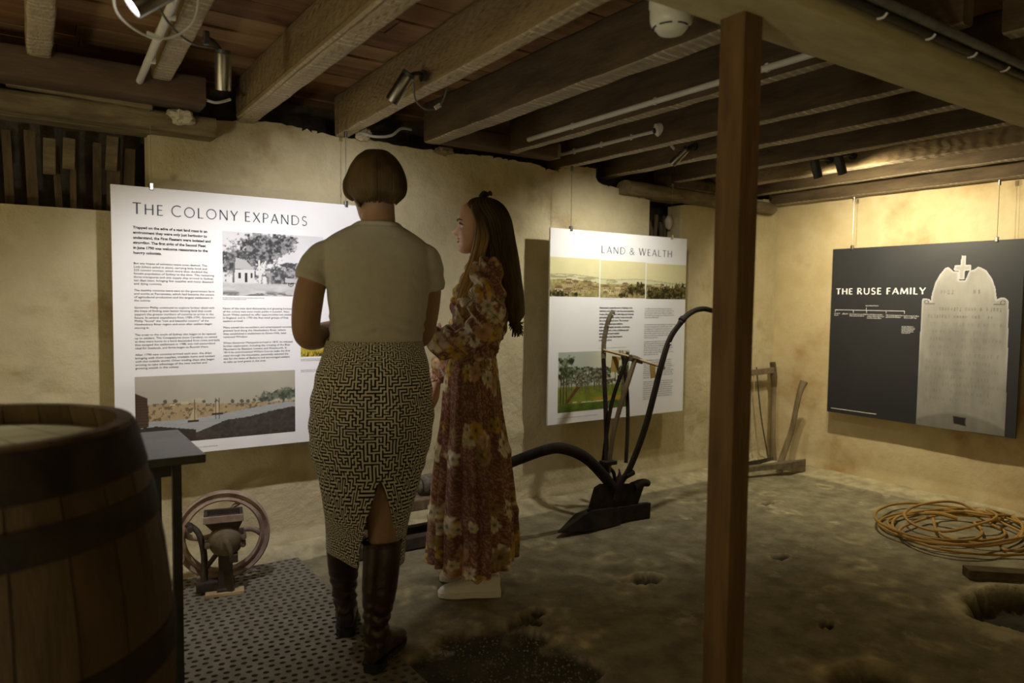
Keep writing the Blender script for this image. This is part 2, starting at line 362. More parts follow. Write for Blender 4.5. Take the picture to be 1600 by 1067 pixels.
# ---- plaster walls as thick uneven sheets
def sheet(name, mat, u0, u1, z0, top, holes, P, step=.025, amp=.006, thick=.12, lump=None):
    """P(u, depth, z) -> world; front face at depth 0, behind is +depth"""
    us = np.arange(u0, u1+step*.5, step); zs = np.arange(z0, 2.32, step); vs = []; ok = {}
    for j, z in enumerate(zs):
        for i, u in enumerate(us):
            d = -amp*(nz(u, z, 0, 2.2)+.5*nz(u, z, 3, 6)+.22*nz(u, z, 7, 17))
            if lump: d += lump(u, z)
            vs.append([u, d, z])
    n = len(us); keep = np.zeros((len(zs)-1, n-1), bool)
    for j in range(len(zs)-1):
        for i in range(n-1):
            u = us[i]+step/2; z = zs[j]+step/2
            if z > top(u)+.012*nz(u, z, 11, 14): continue
            if any(a < u < b and c < z < d for a, b, c, d in holes): continue
            keep[j, i] = True
    for i in range(n):          # follow the ragged top line smoothly
        js = [j for j in range(len(zs)-1) if (i < n-1 and keep[j, i]) or (i > 0 and keep[j, i-1])]
        if js and zs[-1] > top(us[i]):
            k = (max(js)+1)*n+i; zt = top(us[i])+.012*nz(us[i], 0, 11, 9)+.006*nz(us[i], 0, 5, 31)
            if abs(vs[k][2]-zt) < step*1.6: vs[k][2] = zt
    F = []; mp = {}; V = []
    def vid(k, back):
        if (k, back) not in mp:
            mp[(k, back)] = len(V); u, d, z = vs[k]; V.append(P(u, thick if back else d, z))
        return mp[(k, back)]
    for j in range(len(zs)-1):
        for i in range(n-1):
            if not keep[j, i]: continue
            a, b, c, d = j*n+i, j*n+i+1, (j+1)*n+i+1, (j+1)*n+i
            F.append([vid(k, 0) for k in (a, b, c, d)])
            for (dj, di, e0, e1) in ((-1, 0, a, b), (1, 0, c, d), (0, -1, d, a), (0, 1, b, c)):
                jj, ii = j+dj, i+di
                if not (0 <= jj < len(zs)-1 and 0 <= ii < n-1) or not keep[jj, ii]:
                    F.append([vid(e1, 0), vid(e0, 0), vid(e0, 1), vid(e1, 1)])
    me = bpy.data.meshes.new(name); me.from_pydata(V, [], F)
    bm = bmesh.new(); bm.from_mesh(me); bmesh.ops.recalc_face_normals(bm, faces=bm.faces); bm.to_mesh(me); bm.free()
    return link(name, me, mat, None, 50, kind='structure')
TOPX = [-3, -.6, .45, .47, .66, .72, .95, 1.22, 1.30, 1.45, 1.62, 1.9, 2.2, 2.55, 2.68, 2.75, 3.0, 3.02, 3.25, 3.3, 3.47, 3.6, 3.77, 4.1, 4.6, 5]
TOPZ = [1.95, 1.95, 1.95, 1.955, 1.95, 2.04, 2.075, 2.06, 2.045, 2.06, 2.05, 2.04, 2.065, 2.05, 2.03, 2.075, 2.08, 1.995, 1.97, 1.955, 1.925, 1.93, 1.915, 1.95, 2.03, 2.05]
topf = lambda u: float(np.interp(u, TOPX, TOPZ))
def lump_b(u, z):
    d = 0
    for (a, b, r, h) in ((2.05, 1.86, .10, .012), (2.25, 1.93, .12, .010), (2.5, 1.9, .08, .010), (-.02, .95, .05, .012), (.08, .82, .06, -.012), (-.1, .75, .07, .012),
                         (.02, 1.15, .04, -.008), (.12, 1.02, .05, .008), (-.2, .88, .05, .01), (2.42, .45, .06, .01), (1.5, 1.75, .2, -.008)):
        q = ((u-a)**2+(z-b)**2*1.6)/(r*r)
        if q < 6: d -= 1.7*h*math.exp(-q)*(1+1.1*nz(u, z, 2, 16))
    # vertical crack on the left and a step line at one lift of plaster
    d += .006*math.exp(-((u-.19-.02*nz(0, z, 2, 4))/.008)**2)*(1 if 1.2 < z < 1.58 else 0)
    d += .004*math.exp(-((z-.34-.05*math.sin(u*3))/.01)**2)*(1 if u < 1.6 else 0)
    if z < .06: d -= .02*(1+nz(u, 2, 1, 6))
    if 3.8 < u < 4.1 and z > 1.62: d += .012
    return d
wall_back = sheet('wall_back', M['plaster'], X0, WX+.05, -.05, topf, [(-.75, .455, 1.61, 1.96), (3.485, 3.765, 1.50, 1.96)], lambda u, d, z: (u, WY+d, z), amp=.006, lump=lump_b)
sheet('wall_right', M['plaster_r'], Y0, WY+.1, -.05, lambda u: 2.4, [], lambda u, d, z: (WX+d, u, z), step=.04, amp=.007,
      lump=lambda u, z: (-.02*(1+nz(u, 2, 1, 5)) if z < .05 else 0))
sheet('wall_left', M['plaster'], Y0, WY+.1, -.05, lambda u: 2.4, [], lambda u, d, z: (X0-d, u, z), step=.12)
sheet('wall_front', M['plaster'], X0, WX+.1, -.05, lambda u: 2.4, [], lambda u, d, z: (u, Y0-d, z), step=.12)
# dark rubble core behind the plaster, seen above its ragged top and in the openings
MB().box((1, WY+.31, 1.2), (8.4, .1, 2.6)).build('wall_core', M['rubble'], wall_back, 0)

# ---- slatted openings in the back wall
win1 = MB().box((-.15, WY+.02, 1.955), (1.22, .1, .03)).build('window_1', M['log'], None, 0, kind='structure')
for i in range(15):
    x = -.66+i*.076+random.uniform(-.018, .018); wd = random.uniform(.022, .058); h = random.uniform(.22, .335)
    MB().box((x, WY+.13+random.uniform(-.025, .03), 1.605+h/2), (wd, .02, h), Matrix.Rotation(random.uniform(-.06, .06), 3, 'Y')).build('slat', M['slat'], win1, 0, .002)
for i, x in enumerate((-.14, .09, .16, .32)):
    MB().box((x, WY+.105, 1.80+.02*i), (.045, .016, .13+.02*(i % 2)), Matrix.Rotation(.02*i, 3, 'Y')).build('short_slat', M['log'], win1, 0, .002)
win2 = MB().box((3.62, WY+.02, 1.945), (.30, .1, .03)).build('window_2', M['log'], None, 0, kind='structure')
for i in range(6):
    MB().tube([(3.50+i*.047, WY+.10+.012*(i % 3), 1.50), (3.505+i*.047, WY+.10+.012*(i % 2), 1.70), (3.50+i*.048, WY+.10+.01*(i % 3), 1.80+.05*(i % 2))], [.012, .015, .013], 7, 3).build('slat', M['slat'], win2)
MB().ell((3.735, WY+.07, 1.80), (.03, .03, .05)).build('rubble_stone', M['chunk'], win2)

# ---- ceiling boards (they run along X over the joists)
ceil = MB().box((.95, .6, 2.33), (8.2, 6.6, .05)).build('ceiling', M['rubble'], None, 0, kind='structure')
protos = {}
y = Y0+.05; k = 0
while y < 3.72:
    wd = random.choice((.135, .15, .165)); cut = random.uniform(-1.0, 3.8)
    for a, b in ((X0-.05, cut), (cut+.004, 4.93)):
        MB().box(((a+b)/2, y+wd/2, 2.2575+random.uniform(-.003, .003)), (b-a, wd-random.uniform(.005, .012), .022), Matrix.Rotation(random.uniform(-.012, .012), 3, 'X')).build('ceiling_plank', random.choice(M['plank']), ceil, 0)
    y += wd

# ---- joists, girder, post
def beam_mesh(p0, p1, wd, h, amp=.004, step=.05, seed=0, r=.012, wane=0):
    p0 = Vector(p0); p1 = Vector(p1); d = (p1-p0); L = d.length; d.normalize(); side = d.cross(Vector((0, 0, 1))).normalized()
    n = max(2, int(L/step)); rings = []
    prof = []
    for cx, cz, a0 in ((1, 1, 0), (-1, 1, 90), (-1, -1, 180), (1, -1, 270)):
        for q in range(3):
            a = math.radians(a0+q*45); prof.append((cx*(wd/2-r)+r*math.cos(a), cz*(h/2-r)+r*math.sin(a)))
        if cz != 0:
            nxt = {(1, 1): (-1, 1), (-1, 1): (-1, -1), (-1, -1): (1, -1), (1, -1): (1, 1)}[(cx, cz)]
            for t in (.25, .5, .75):
                prof.append((cx*(wd/2-r)*(1-t)+nxt[0]*(wd/2-r)*t + (r if cx == nxt[0] and cx > 0 else -r if cx == nxt[0] else 0),
                             cz*(h/2-r)*(1-t)+nxt[1]*(h/2-r)*t + (r if cz == nxt[1] and cz > 0 else -r if cz == nxt[1] else 0)))
    for i in range(n+1):
        c = p0+d*(L*i/n); ring = []
        for a, b in prof:
            q = c+side*a+Vector((0, 0, b))
            s = 1+amp/.05*nz(q.x*3+seed, q.y*3, q.z*3, 1.0)
            e = amp*nz(q.x+seed, q.y, q.z, 9)
            ring.append(c+side*(a*(1+.35*(s-1))+e)+Vector((0, 0, b+amp*.8*nz(q.y*2+seed, a*4, b*4, 4))))
        rings.append(ring)
    return MB().loft(rings)
JT = 2.247
def joist(label, xa, xb, ya, yb, zb, w_, mat='joist', zb2=None):
    # xa = centre at ya (near), xb = centre at yb (far)
    h = JT-zb; o = thing('ceiling_joist', label, 'joist', ((xa+xb)/2, (ya+yb)/2, zb), 0, 'timber ceiling joists')
    r = Vector(o.location)
    mb = beam_mesh(Vector((xa, ya, zb+h/2))-r, Vector((xb, yb, zb+h/2))-r, w_, h, .005, seed=xa*13)
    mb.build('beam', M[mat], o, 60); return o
NEAR = 1.02
J = {}
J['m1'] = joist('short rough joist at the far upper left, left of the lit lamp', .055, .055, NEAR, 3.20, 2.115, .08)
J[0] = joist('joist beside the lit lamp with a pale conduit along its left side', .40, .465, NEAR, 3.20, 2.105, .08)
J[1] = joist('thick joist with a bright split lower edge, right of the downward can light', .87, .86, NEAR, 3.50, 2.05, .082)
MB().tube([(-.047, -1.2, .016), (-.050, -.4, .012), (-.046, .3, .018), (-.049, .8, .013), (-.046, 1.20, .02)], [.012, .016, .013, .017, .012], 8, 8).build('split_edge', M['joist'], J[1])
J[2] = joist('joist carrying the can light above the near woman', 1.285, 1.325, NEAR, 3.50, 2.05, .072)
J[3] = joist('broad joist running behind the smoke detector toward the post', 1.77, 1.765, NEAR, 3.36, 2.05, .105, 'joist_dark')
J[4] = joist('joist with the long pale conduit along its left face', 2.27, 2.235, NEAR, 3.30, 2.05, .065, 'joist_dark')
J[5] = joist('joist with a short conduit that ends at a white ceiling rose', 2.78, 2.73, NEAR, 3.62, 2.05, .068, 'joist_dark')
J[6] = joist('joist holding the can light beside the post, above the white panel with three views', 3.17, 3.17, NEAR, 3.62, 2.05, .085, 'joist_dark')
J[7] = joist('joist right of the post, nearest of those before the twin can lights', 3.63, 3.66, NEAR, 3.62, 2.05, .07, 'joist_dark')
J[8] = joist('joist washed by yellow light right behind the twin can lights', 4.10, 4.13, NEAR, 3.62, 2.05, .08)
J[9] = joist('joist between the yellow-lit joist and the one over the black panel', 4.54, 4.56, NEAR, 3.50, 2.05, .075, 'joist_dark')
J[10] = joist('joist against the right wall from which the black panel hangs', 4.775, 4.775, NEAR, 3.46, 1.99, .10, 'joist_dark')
# joist lengths on the camera side of the girder
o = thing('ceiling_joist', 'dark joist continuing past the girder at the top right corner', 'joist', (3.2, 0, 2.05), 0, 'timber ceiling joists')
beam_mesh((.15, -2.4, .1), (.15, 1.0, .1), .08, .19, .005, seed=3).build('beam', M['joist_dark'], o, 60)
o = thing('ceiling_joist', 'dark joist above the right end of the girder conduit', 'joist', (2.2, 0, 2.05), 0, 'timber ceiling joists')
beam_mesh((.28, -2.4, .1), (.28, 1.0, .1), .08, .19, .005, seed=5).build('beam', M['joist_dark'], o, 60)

g = thing('ceiling_girder', 'heavy rough girder resting on the post and crossing to the right wall', 'beam', (2.9, 1.165, 1.95))
beam_mesh((-4.4, 0, .049), (1.94, 0, .049), .19, .098, .004, seed=9, r=.006).build('beam', M['girder'], g, 60)
cd = thing('conduit', 'dark conduit clipped along the near side of the girder', 'conduit', (2.9, 1.045, 2.0))
MB().tube([(-1.8, .0, .0), (1.94, .0, -.01)], .013, 10, 1).build('pipe', M['darkmetal'], cd)
MB().tube([(-1.8, -.028, .012), (1.94, -.028, .0)], .012, 10, 1).build('pipe', M['cable'], cd)
for x in (-1.35, -1.05, -.80, -.55, -.33, -.12, .12):
    MB().tube([(x, .006, -.016), (x, -.010, -.017), (x, -.020, -.008)], .0035, 6, 3).build('clip', M['tag'], cd)
post = thing('timber_post', 'square reddish-brown timber post standing under the girder', 'post', (1.4925, 1.1975, 0))
beam = MB(); rr = []
for i in range(40):
    z = -.01+1.965*i/39
    rr.append([(x+.0016*nz(x*9, y*9, z, 3), y+.0016*nz(x*9, y*9, z+5, 3), z) for x, y in ((-.0375, -.034), (-.034, -.0375), (0, -.0378), (.034, -.0375), (.0375, -.034), (.0378, 0), (.0375, .034), (.034, .0375), (0, .0378), (-.034, .0375), (-.0375, .034), (-.0378, 0))])
beam.loft(rr).build('shaft', M['post'], post, 30)

# trimmers, wall plates, rubble
t = thing('trimmer_beam', 'dark trimmer beam across the joist ends at upper left', 'beam', (-.1, 3.28, 2.03))
beam_mesh((-1.6, 0, .06), (.73, 0, .06), .15, .12, .004, seed=21).build('beam', M['trimmer'], t, 60)
t = thing('trimmer_beam', 'short dark trimmer beam with a pale end, above the long-haired woman', 'beam', (2.2, 3.34, 2.055))
beam_mesh((-.40, 0, .045), (.33, 0, .045), .10, .09, .004, seed=22).build('beam', M['trimmer'], t, 60)
MB().box((.338, -.005, .045), (.02, .10, .085), Matrix.Rotation(.05, 3, 'Z')).build('end_face', M['log'], t, 0, .003)
t = thing('wall_plate', 'weathered timber wall plate over the left slatted opening', 'timber', (0, 3.43, 1.985))
beam_mesh((-1.6, 0, 0), (.70, 0, 0), .16, .085, .012, seed=31, r=.03).build('log', M['log'], t, 60)
MB().box((-.28, -.07, .065), (.16, .05, .05)).build('packing_piece', M['palewood'], t, 0, .006)
MB().box((.20, -.075, .052), (.5, .04, .035), Matrix.Rotation(.03, 3, 'Y')).build('packing_piece', M['log'], t, 0, .006)
t = thing('wall_plate', 'weathered timber wall plate over the small slatted opening behind the post', 'timber', (3.75, 3.46, 1.96))
beam_mesh((-.55, 0, .02), (.95, 0, 0), .14, .08, .012, seed=33, r=.03).build('log', M['log'], t, 60)
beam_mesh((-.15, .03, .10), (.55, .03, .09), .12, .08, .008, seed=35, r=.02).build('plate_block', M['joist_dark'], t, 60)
for lab, loc, sz in (('pale lump of mortar under the left trimmer beam end', (.555, 3.36, 2.005), (.055, .045, .032)),
                     ('splintered wood fragment on the wall top above the long-haired woman', (1.88, 3.44, 2.045), (.06, .04, .02)),
                     ('pale mortar lump on the wall top under the second joist', (1.42, 3.45, 2.07), (.035, .04, .03))):
    mb = MB().ell((0, 0, 0), sz, 18, 12)
    mb.v = [tuple(Vector(v)*(1+.55*nz(v[0]+loc[0], v[1], v[2], 30)+.35*nz(v[0], v[1]+loc[0], v[2], 70))) for v in mb.v]
    o = mb.build('mortar_lump' if 'wood' not in lab else 'wood_fragment', M['chunk'] if 'wood' not in lab else M['log'], None, 0); o.location = loc
    tag(o, lab, 'rubble')
o = MB().tube([(0, 0, 0), (.06, -.03, -.015), (.14, -.04, .0), (.2, -.03, .045), (.27, .0, .055)], .007, 8, 8).build('cable', M['cable_w']); o.location = (1.39, 3.40, 2.06)
tag(o, 'white cable looping down beside the wall end of the second joist', 'cable')
o = MB().tube([(0, 0, 0), (.05, -.01, -.01), (.11, .0, .015)], .006, 8, 6).build('cable', M['cable_w']); o.location = (.62, 3.22, 2.06)
tag(o, 'short grey cable poking out beside the left trimmer end', 'cable')
for lab, p0, p1, r in (('long pale conduit on the joist face left of the post', (2.205, 3.12, 2.088), (2.23, 1.30, 2.088), .013),
                       ('short pale conduit leading to the white ceiling rose', (2.69, 3.50, 2.125), (2.72, 2.72, 2.125), .011),
                       ('pale conduit running down from the lit lamp to the trimmer', (.385, 3.20, 2.085), (.352, 1.6, 2.085), .013)):
    o = thing('conduit', lab, 'conduit', p0); MB().tube([(0, 0, 0), Vector(p1)-Vector(p0)], r, 10, 1).build('pipe', M['conduit'], o)
    d_ = Vector(p1)-Vector(p0)
    for t_ in (.2, .5, .8): MB().box(d_*t_+Vector((.006, 0, 0)), (.03, .016, .032)).build('saddle', M['conduit'], o, 0, .003)

# ================================================================== PRINTED PANELS
def lin(c):
    c = np.clip(np.asarray(c, float), 0, 1); return np.where(c <= .04045, c/12.92, ((c+.055)/1.055)**2.4)
def paint(name, x0, x1, z0, z1, fn, parent, res=.004, y=-.0006, mask=None):
    nx = max(2, int((x1-x0)/res)); nz_ = max(2, int((z1-z0)/res))
    u, v = np.meshgrid(np.linspace(0, 1, nx+1), np.linspace(0, 1, nz_+1))
    C = lin(fn(u, v)); V = np.stack([x0+(x1-x0)*u, np.full_like(u, y), z0+(z1-z0)*v], -1).reshape(-1, 3)
    idx = np.arange((nx+1)*(nz_+1)).reshape(nz_+1, nx+1)
    F = np.stack([idx[:-1, :-1], idx[:-1, 1:], idx[1:, 1:], idx[1:, :-1]], -1).reshape(-1, 4)
    if mask is not None:
        k = mask(*[a.ravel() for a in ((u[:-1, :-1]+u[1:, 1:])/2, (v[:-1, :-1]+v[1:, 1:])/2)]); F = F[k]
    me = bpy.data.meshes.new(name); me.from_pydata(V.tolist(), [], F.tolist()); set_col(me, C.reshape(-1, 3))
    return link(name, me, M['print'], parent, 0)
def text(name, lines, x, ztop, width, pitch, size, mat, parent, y=-.0014, bold=0):
    cu = bpy.data.curves.new('t', 'FONT'); cu.body = '\n'.join(lines); cu.size = size; cu.space_line = pitch/size; cu.resolution_u = 2; cu.offset = bold
    o = bpy.data.objects.new('t', cu); COL.objects.link(o)
    dg = bpy.context.evaluated_depsgraph_get(); me = bpy.data.meshes.new_from_object(o.evaluated_get(dg), depsgraph=dg)
    bpy.data.objects.remove(o); bpy.data.curves.remove(cu)
    n = len(me.vertices); co = np.empty(n*3, 'f'); me.vertices.foreach_get('co', co); co = co.reshape(-1, 3)
    sx = width/max(1e-6, co[:, 0].max()-co[:, 0].min()) if width else 1
    out = np.stack([x+(co[:, 0]-co[:, 0].min())*sx, np.full(n, y), ztop+co[:, 1]-co[:, 1].max()], -1)
    me.vertices.foreach_set('co', out.astype('f').ravel()); me.update(); me.name = name; me.materials.clear()
    return link(name, me, mat, parent, 0)
def greek(name, x, ztop, width, pitch, n, mat, parent, xh=.0065, last=.5, seed=1, y=-.0014):
    """rows of print too small to read in the photograph"""
    r = random.Random(seed); mb = MB()
    for k in range(n):
        cx = x; end = x+width*(last if k == n-1 else r.uniform(.86, 1)); z = ztop-xh*1.5-k*pitch
        while cx < end:
            for c in range(r.randint(2, 9)):
                if cx > end: break
                wd = xh*.5; t = xh*.2; hi = xh*(1.5 if r.random() < .22 else 1); lo = -xh*.4 if r.random() < .1 else 0
                mb.add([(cx, y, z+lo), (cx+t, y, z+lo), (cx+t, y, z+hi), (cx, y, z+hi)], [(0, 1, 2, 3)])
                zb = z+r.choice((0, xh*.4, xh*.8))
                mb.add([(cx+t, y, zb), (cx+wd, y, zb), (cx+wd, y, zb+xh*.2), (cx+t, y, zb+xh*.2)], [(0, 1, 2, 3)])
                cx += wd+xh*.17
            cx += xh*.5
    return mb.build(name, mat, parent, 0)
def arc(cx, cy, rx, ry, a0, a1, n=16):
    return [(cx+rx*math.cos(math.radians(a0+(a1-a0)*i/n)), cy+ry*math.sin(math.radians(a0+(a1-a0)*i/n))) for i in range(n+1)]
G = {  # flared humanist capitals: (advance, [(points, weight)]); weight 1 = stem, .6 = hairline
 'T': (.66, [([(.02, .97), (.64, .97)], .7), ([(.33, 0), (.33, .97)], 1)]),
 'H': (.80, [([(.10, 0), (.10, 1)], 1), ([(.70, 0), (.70, 1)], 1), ([(.10, .52), (.70, .52)], .65)]),
 'E': (.58, [([(.10, 0), (.10, 1)], 1), ([(.10, .97), (.50, .97)], .65), ([(.10, .52), (.46, .52)], .65), ([(.10, .03), (.53, .03)], .65)]),
 'F': (.55, [([(.10, 0), (.10, 1)], 1), ([(.10, .97), (.50, .97)], .65), ([(.10, .50), (.45, .50)], .65)]),
 'L': (.55, [([(.10, 0), (.10, 1)], 1), ([(.10, .03), (.52, .03)], .65)]),
 'I': (.22, [([(.11, 0), (.11, 1)], 1)]),
 'C': (.80, [(arc(.50, .5, .43, .48, 52, 308, 30), .85)]),
 'O': (.96, [(arc(.48, .5, .42, .48, 0, 360, 36), .85)]),
 'D': (.86, [([(.10, 0), (.10, 1)], 1), ([(.10, .97), (.38, .97)]+arc(.38, .5, .40, .47, 90, -90)+[(.10, .03)], .8)]),
 'N': (.84, [([(.10, 0), (.10, 1)], .75), ([(.74, 0), (.74, 1)], .75), ([(.10, 1), (.74, 0)], 1)]),
 'Y': (.68, [([(.02, 1), (.34, .46)], 1), ([(.66, 1), (.34, .46)], .7), ([(.34, 0), (.34, .5)], 1)]),
 'X': (.70, [([(.05, 1), (.67, 0)], 1), ([(.63, 1), (.03, 0)], .65)]),
 'P': (.60, [([(.10, 0), (.10, 1)], 1), ([(.10, .97), (.30, .97)]+arc(.30, .72, .24, .25, 90, -90)+[(.10, .47)], .75)]),
 'R': (.66, [([(.10, 0), (.10, 1)], 1), ([(.10, .97), (.30, .97)]+arc(.30, .74, .23, .23, 90, -90)+[(.10, .51)], .75), ([(.30, .51), (.62, 0)], 1)]),
 'A': (.76, [([(.03, 0), (.38, 1)], .7), ([(.38, 1), (.73, 0)], 1), ([(.15, .34), (.61, .34)], .6)]),
 'S': (.58, [(arc(.30, .745, .21, .235, 35, 250)+arc(.28, .25, .235, .24, 75, -145), .9)]),
 'W': (1.06, [([(.03, 1), (.28, 0)], 1), ([(.28, 0), (.53, 1)], .65), ([(.53, 1), (.78, 0)], 1), ([(.78, 0), (1.03, 1)], .65)]),
 'M': (.96, [([(.06, 0), (.14, 1)], .7), ([(.14, 1), (.48, .08)], 1), ([(.48, .08), (.82, 1)], .65), ([(.82, 1), (.90, 0)], 1)]),
 'U': (.80, [([(.10, 1), (.10, .34)]+arc(.40, .34, .30, .32, 180, 360)+[(.70, 1)], .85)]),
 '&': (.90, [(arc(.38, .77, .17, .2, -60, 240)+[(.72, .06), (.80, .0)], .85), ([(.47, .60), (.25, .48)]+arc(.32, .26, .24, .24, 120, 320)+[(.70, .34), (.76, .48)], .75)]),
}
def title(name, runs, x, zbase, width, mat, parent, weight=.085, gap=.22, y=-.0014):
    """runs: list of (text, cap height)"""
    words = [MB()]; cx = 0; new = False
    for s, hgt in runs:
        for ch in s:
            if ch == ' ': cx += .42*hgt; new = True; continue
            if new: words.append(MB()); new = False
            mb = words[-1]; adv, st = G[ch]
            for pts, wt in st:
                P = [Vector((px*hgt, py*hgt)) for px, py in pts]; n = len(P); hw = weight*wt*hgt/2; vs = []
                for i, p in enumerate(P):
                    d = (P[min(i+1, n-1)]-P[max(i-1, 0)]).normalized(); q = Vector((-d.y, d.x))
                    fl = 1.22 if i in (0, n-1) else 1.0
                    vs += [(cx+p.x+q.x*hw*fl, y, zbase+p.y+q.y*hw*fl), (cx+p.x-q.x*hw*fl, y, zbase+p.y-q.y*hw*fl)]
                mb.add(vs, [(2*i, 2*i+1, 2*i+3, 2*i+2) for i in range(n-1)])
            cx += (adv+gap)*hgt
    tot = cx-gap*runs[-1][1]
    for mb in words:
        mb.v = [(x+v[0]*width/tot, v[1], v[2]) for v in mb.v]; mb.build(name, mat, parent, 0)
def panel(label, loc, rz, width, z0, z1, bmat, wires):
    o = thing('information_panel', label, 'panel', loc, rz)
    MB().box((width/2, .006, (z0+z1)/2), (width, .012, z1-z0)).build('board', bmat, o, 0, .001)
    for x, zt in wires:
        MB().box((x, .004, z1+.004), (.016, .022, .030)).build('clip', M['steel'], o, 0, .002)
        MB().tube([(x, .004, z1+.015), (x, .004, zt-.02)], .0013, 6, 1).build('wire', M['steel'], o)
        MB().lathe([(.001, 0), (.008, 0), (.008, .03), (.001, .03)], 10, Matrix.Translation((x, .004, zt-.03))).build('ceiling_clip', M['steel'], o)
    return o

# ---- pictures (colours of the prints)
def mixc(a, b, m): m = np.asarray(m)[..., None]; return a*(1-m)+b*m
def sm(x, a, b): t = np.clip((x-a)/(b-a), 0, 1); return t*t*(3-2*t)
def foliage(c, u, v, asp, blobs, dark, light, seed, f=26):
    for k, (cu, cv, ru, rv) in enumerate(blobs):
        n = fbm(u*asp, v, f, seed+k*7, 3); q = np.hypot((u-cu)/ru, (v-cv)/rv)
        m = sm(1.0-q+(n-.5)*1.7, -.08, .42); n2 = fbm(u*asp+3, v+.05, f*.8, seed+k*11+3, 3)
        c = mixc(c, mixc(np.array(dark)+0*c, np.array(light)+0*c, sm(n2, .38, .68)), m)
    return c
def pic_village(u, v):
    a = 1.55; sky = .80+.05*fbm(u*a, v, 5, 1)
    c = np.stack([sky, sky, sky*1.01], -1)
    c = mixc(c, np.array((.62, .62, .63))+0*c, sm(v, .47, .40)*(u > .55)*.6)
    c = foliage(c, u, v, a, [(.75, .43, .2, .05), (.66, .50, .14, .05), (.62, .34, .13, .10), (.50, .30, .22, .17), (.88, .33, .10, .07), (.9, .25, .12, .05)], (.28, .28, .29), (.60, .60, .61), 5)
    c = foliage(c, u, v, a, [(.08, .55, .12, .26), (.22, .62, .18, .12), (.38, .62, .14, .16), (.18, .48, .16, .14)], (.24, .24, .25), (.52, .52, .53), 40)
    c = foliage(c, u, v, a, [(.36, .86, .22, .14), (.28, .78, .14, .12), (.50, .86, .18, .14), (.44, .72, .16, .14), (.62, .92, .10, .07), (.66, .84, .06, .10), (.58, .75, .10, .08)], (.22, .22, .23), (.56, .56, .57), 80)
    g = .66+.16*fbm(u*a, v*3, 7, 9); gr = np.stack([g]*3, -1)
    c = mixc(c, gr, sm(v, .22, .18)); c = mixc(c, np.array((.42,)*3)+0*c, sm(v, .10, .02)*sm(fbm(u*a, v*4, 7, 12), .45, .62))
    for P in ([(.34, .30), (.36, .30), (.355, .57), (.335, .57)], [(.345, .30), (.36, .28), (.42, .56), (.405, .57)]): c[inpoly(u, v, P)] = (.80, .80, .79)
    for P, t in (([(.10, .20), (.30, .20), (.30, .41), (.11, .41)], .80), ([(.105, .42), (.30, .41), (.22, .56), (.12, .60)], .68), ([(.09, .2), (.105, .2), (.12, .6), (.10, .5)], .38),
                 ([(.145, .27), (.17, .27), (.17, .36), (.145, .36)], .22), ([(.205, .21), (.23, .21), (.23, .36), (.205, .36)], .2), ([(.26, .28), (.28, .28), (.28, .36), (.26, .36)], .22)): c[inpoly(u, v, P)] = (t,)*3
    for x in (.35, .39, .405, .43, .47): c[(np.hypot((u-x)/.011, (v-.25)/.065) < 1)] = ((.82 if x < .42 else .45),)*3
    q = np.hypot((u-.66)*a, v-.20); c[(q < .045) & (q > .034)] = (.2,)*3; c[(abs(u-.66)*a < .004) & (q < .045)] = (.2,)*3; c[(abs(v-.2) < .004) & (q < .045)] = (.2,)*3
    c[inpoly(u, v, [(.60, .22), (.74, .22), (.74, .28), (.60, .30)])] = (.70,)*3; c[(np.abs(v-.205) < .006) & (u > .57) & (u < .9)] = (.25,)*3
    c[np.hypot((u-.82)/.04, (v-.24)/.05) < 1] = (.4,)*3
    return c
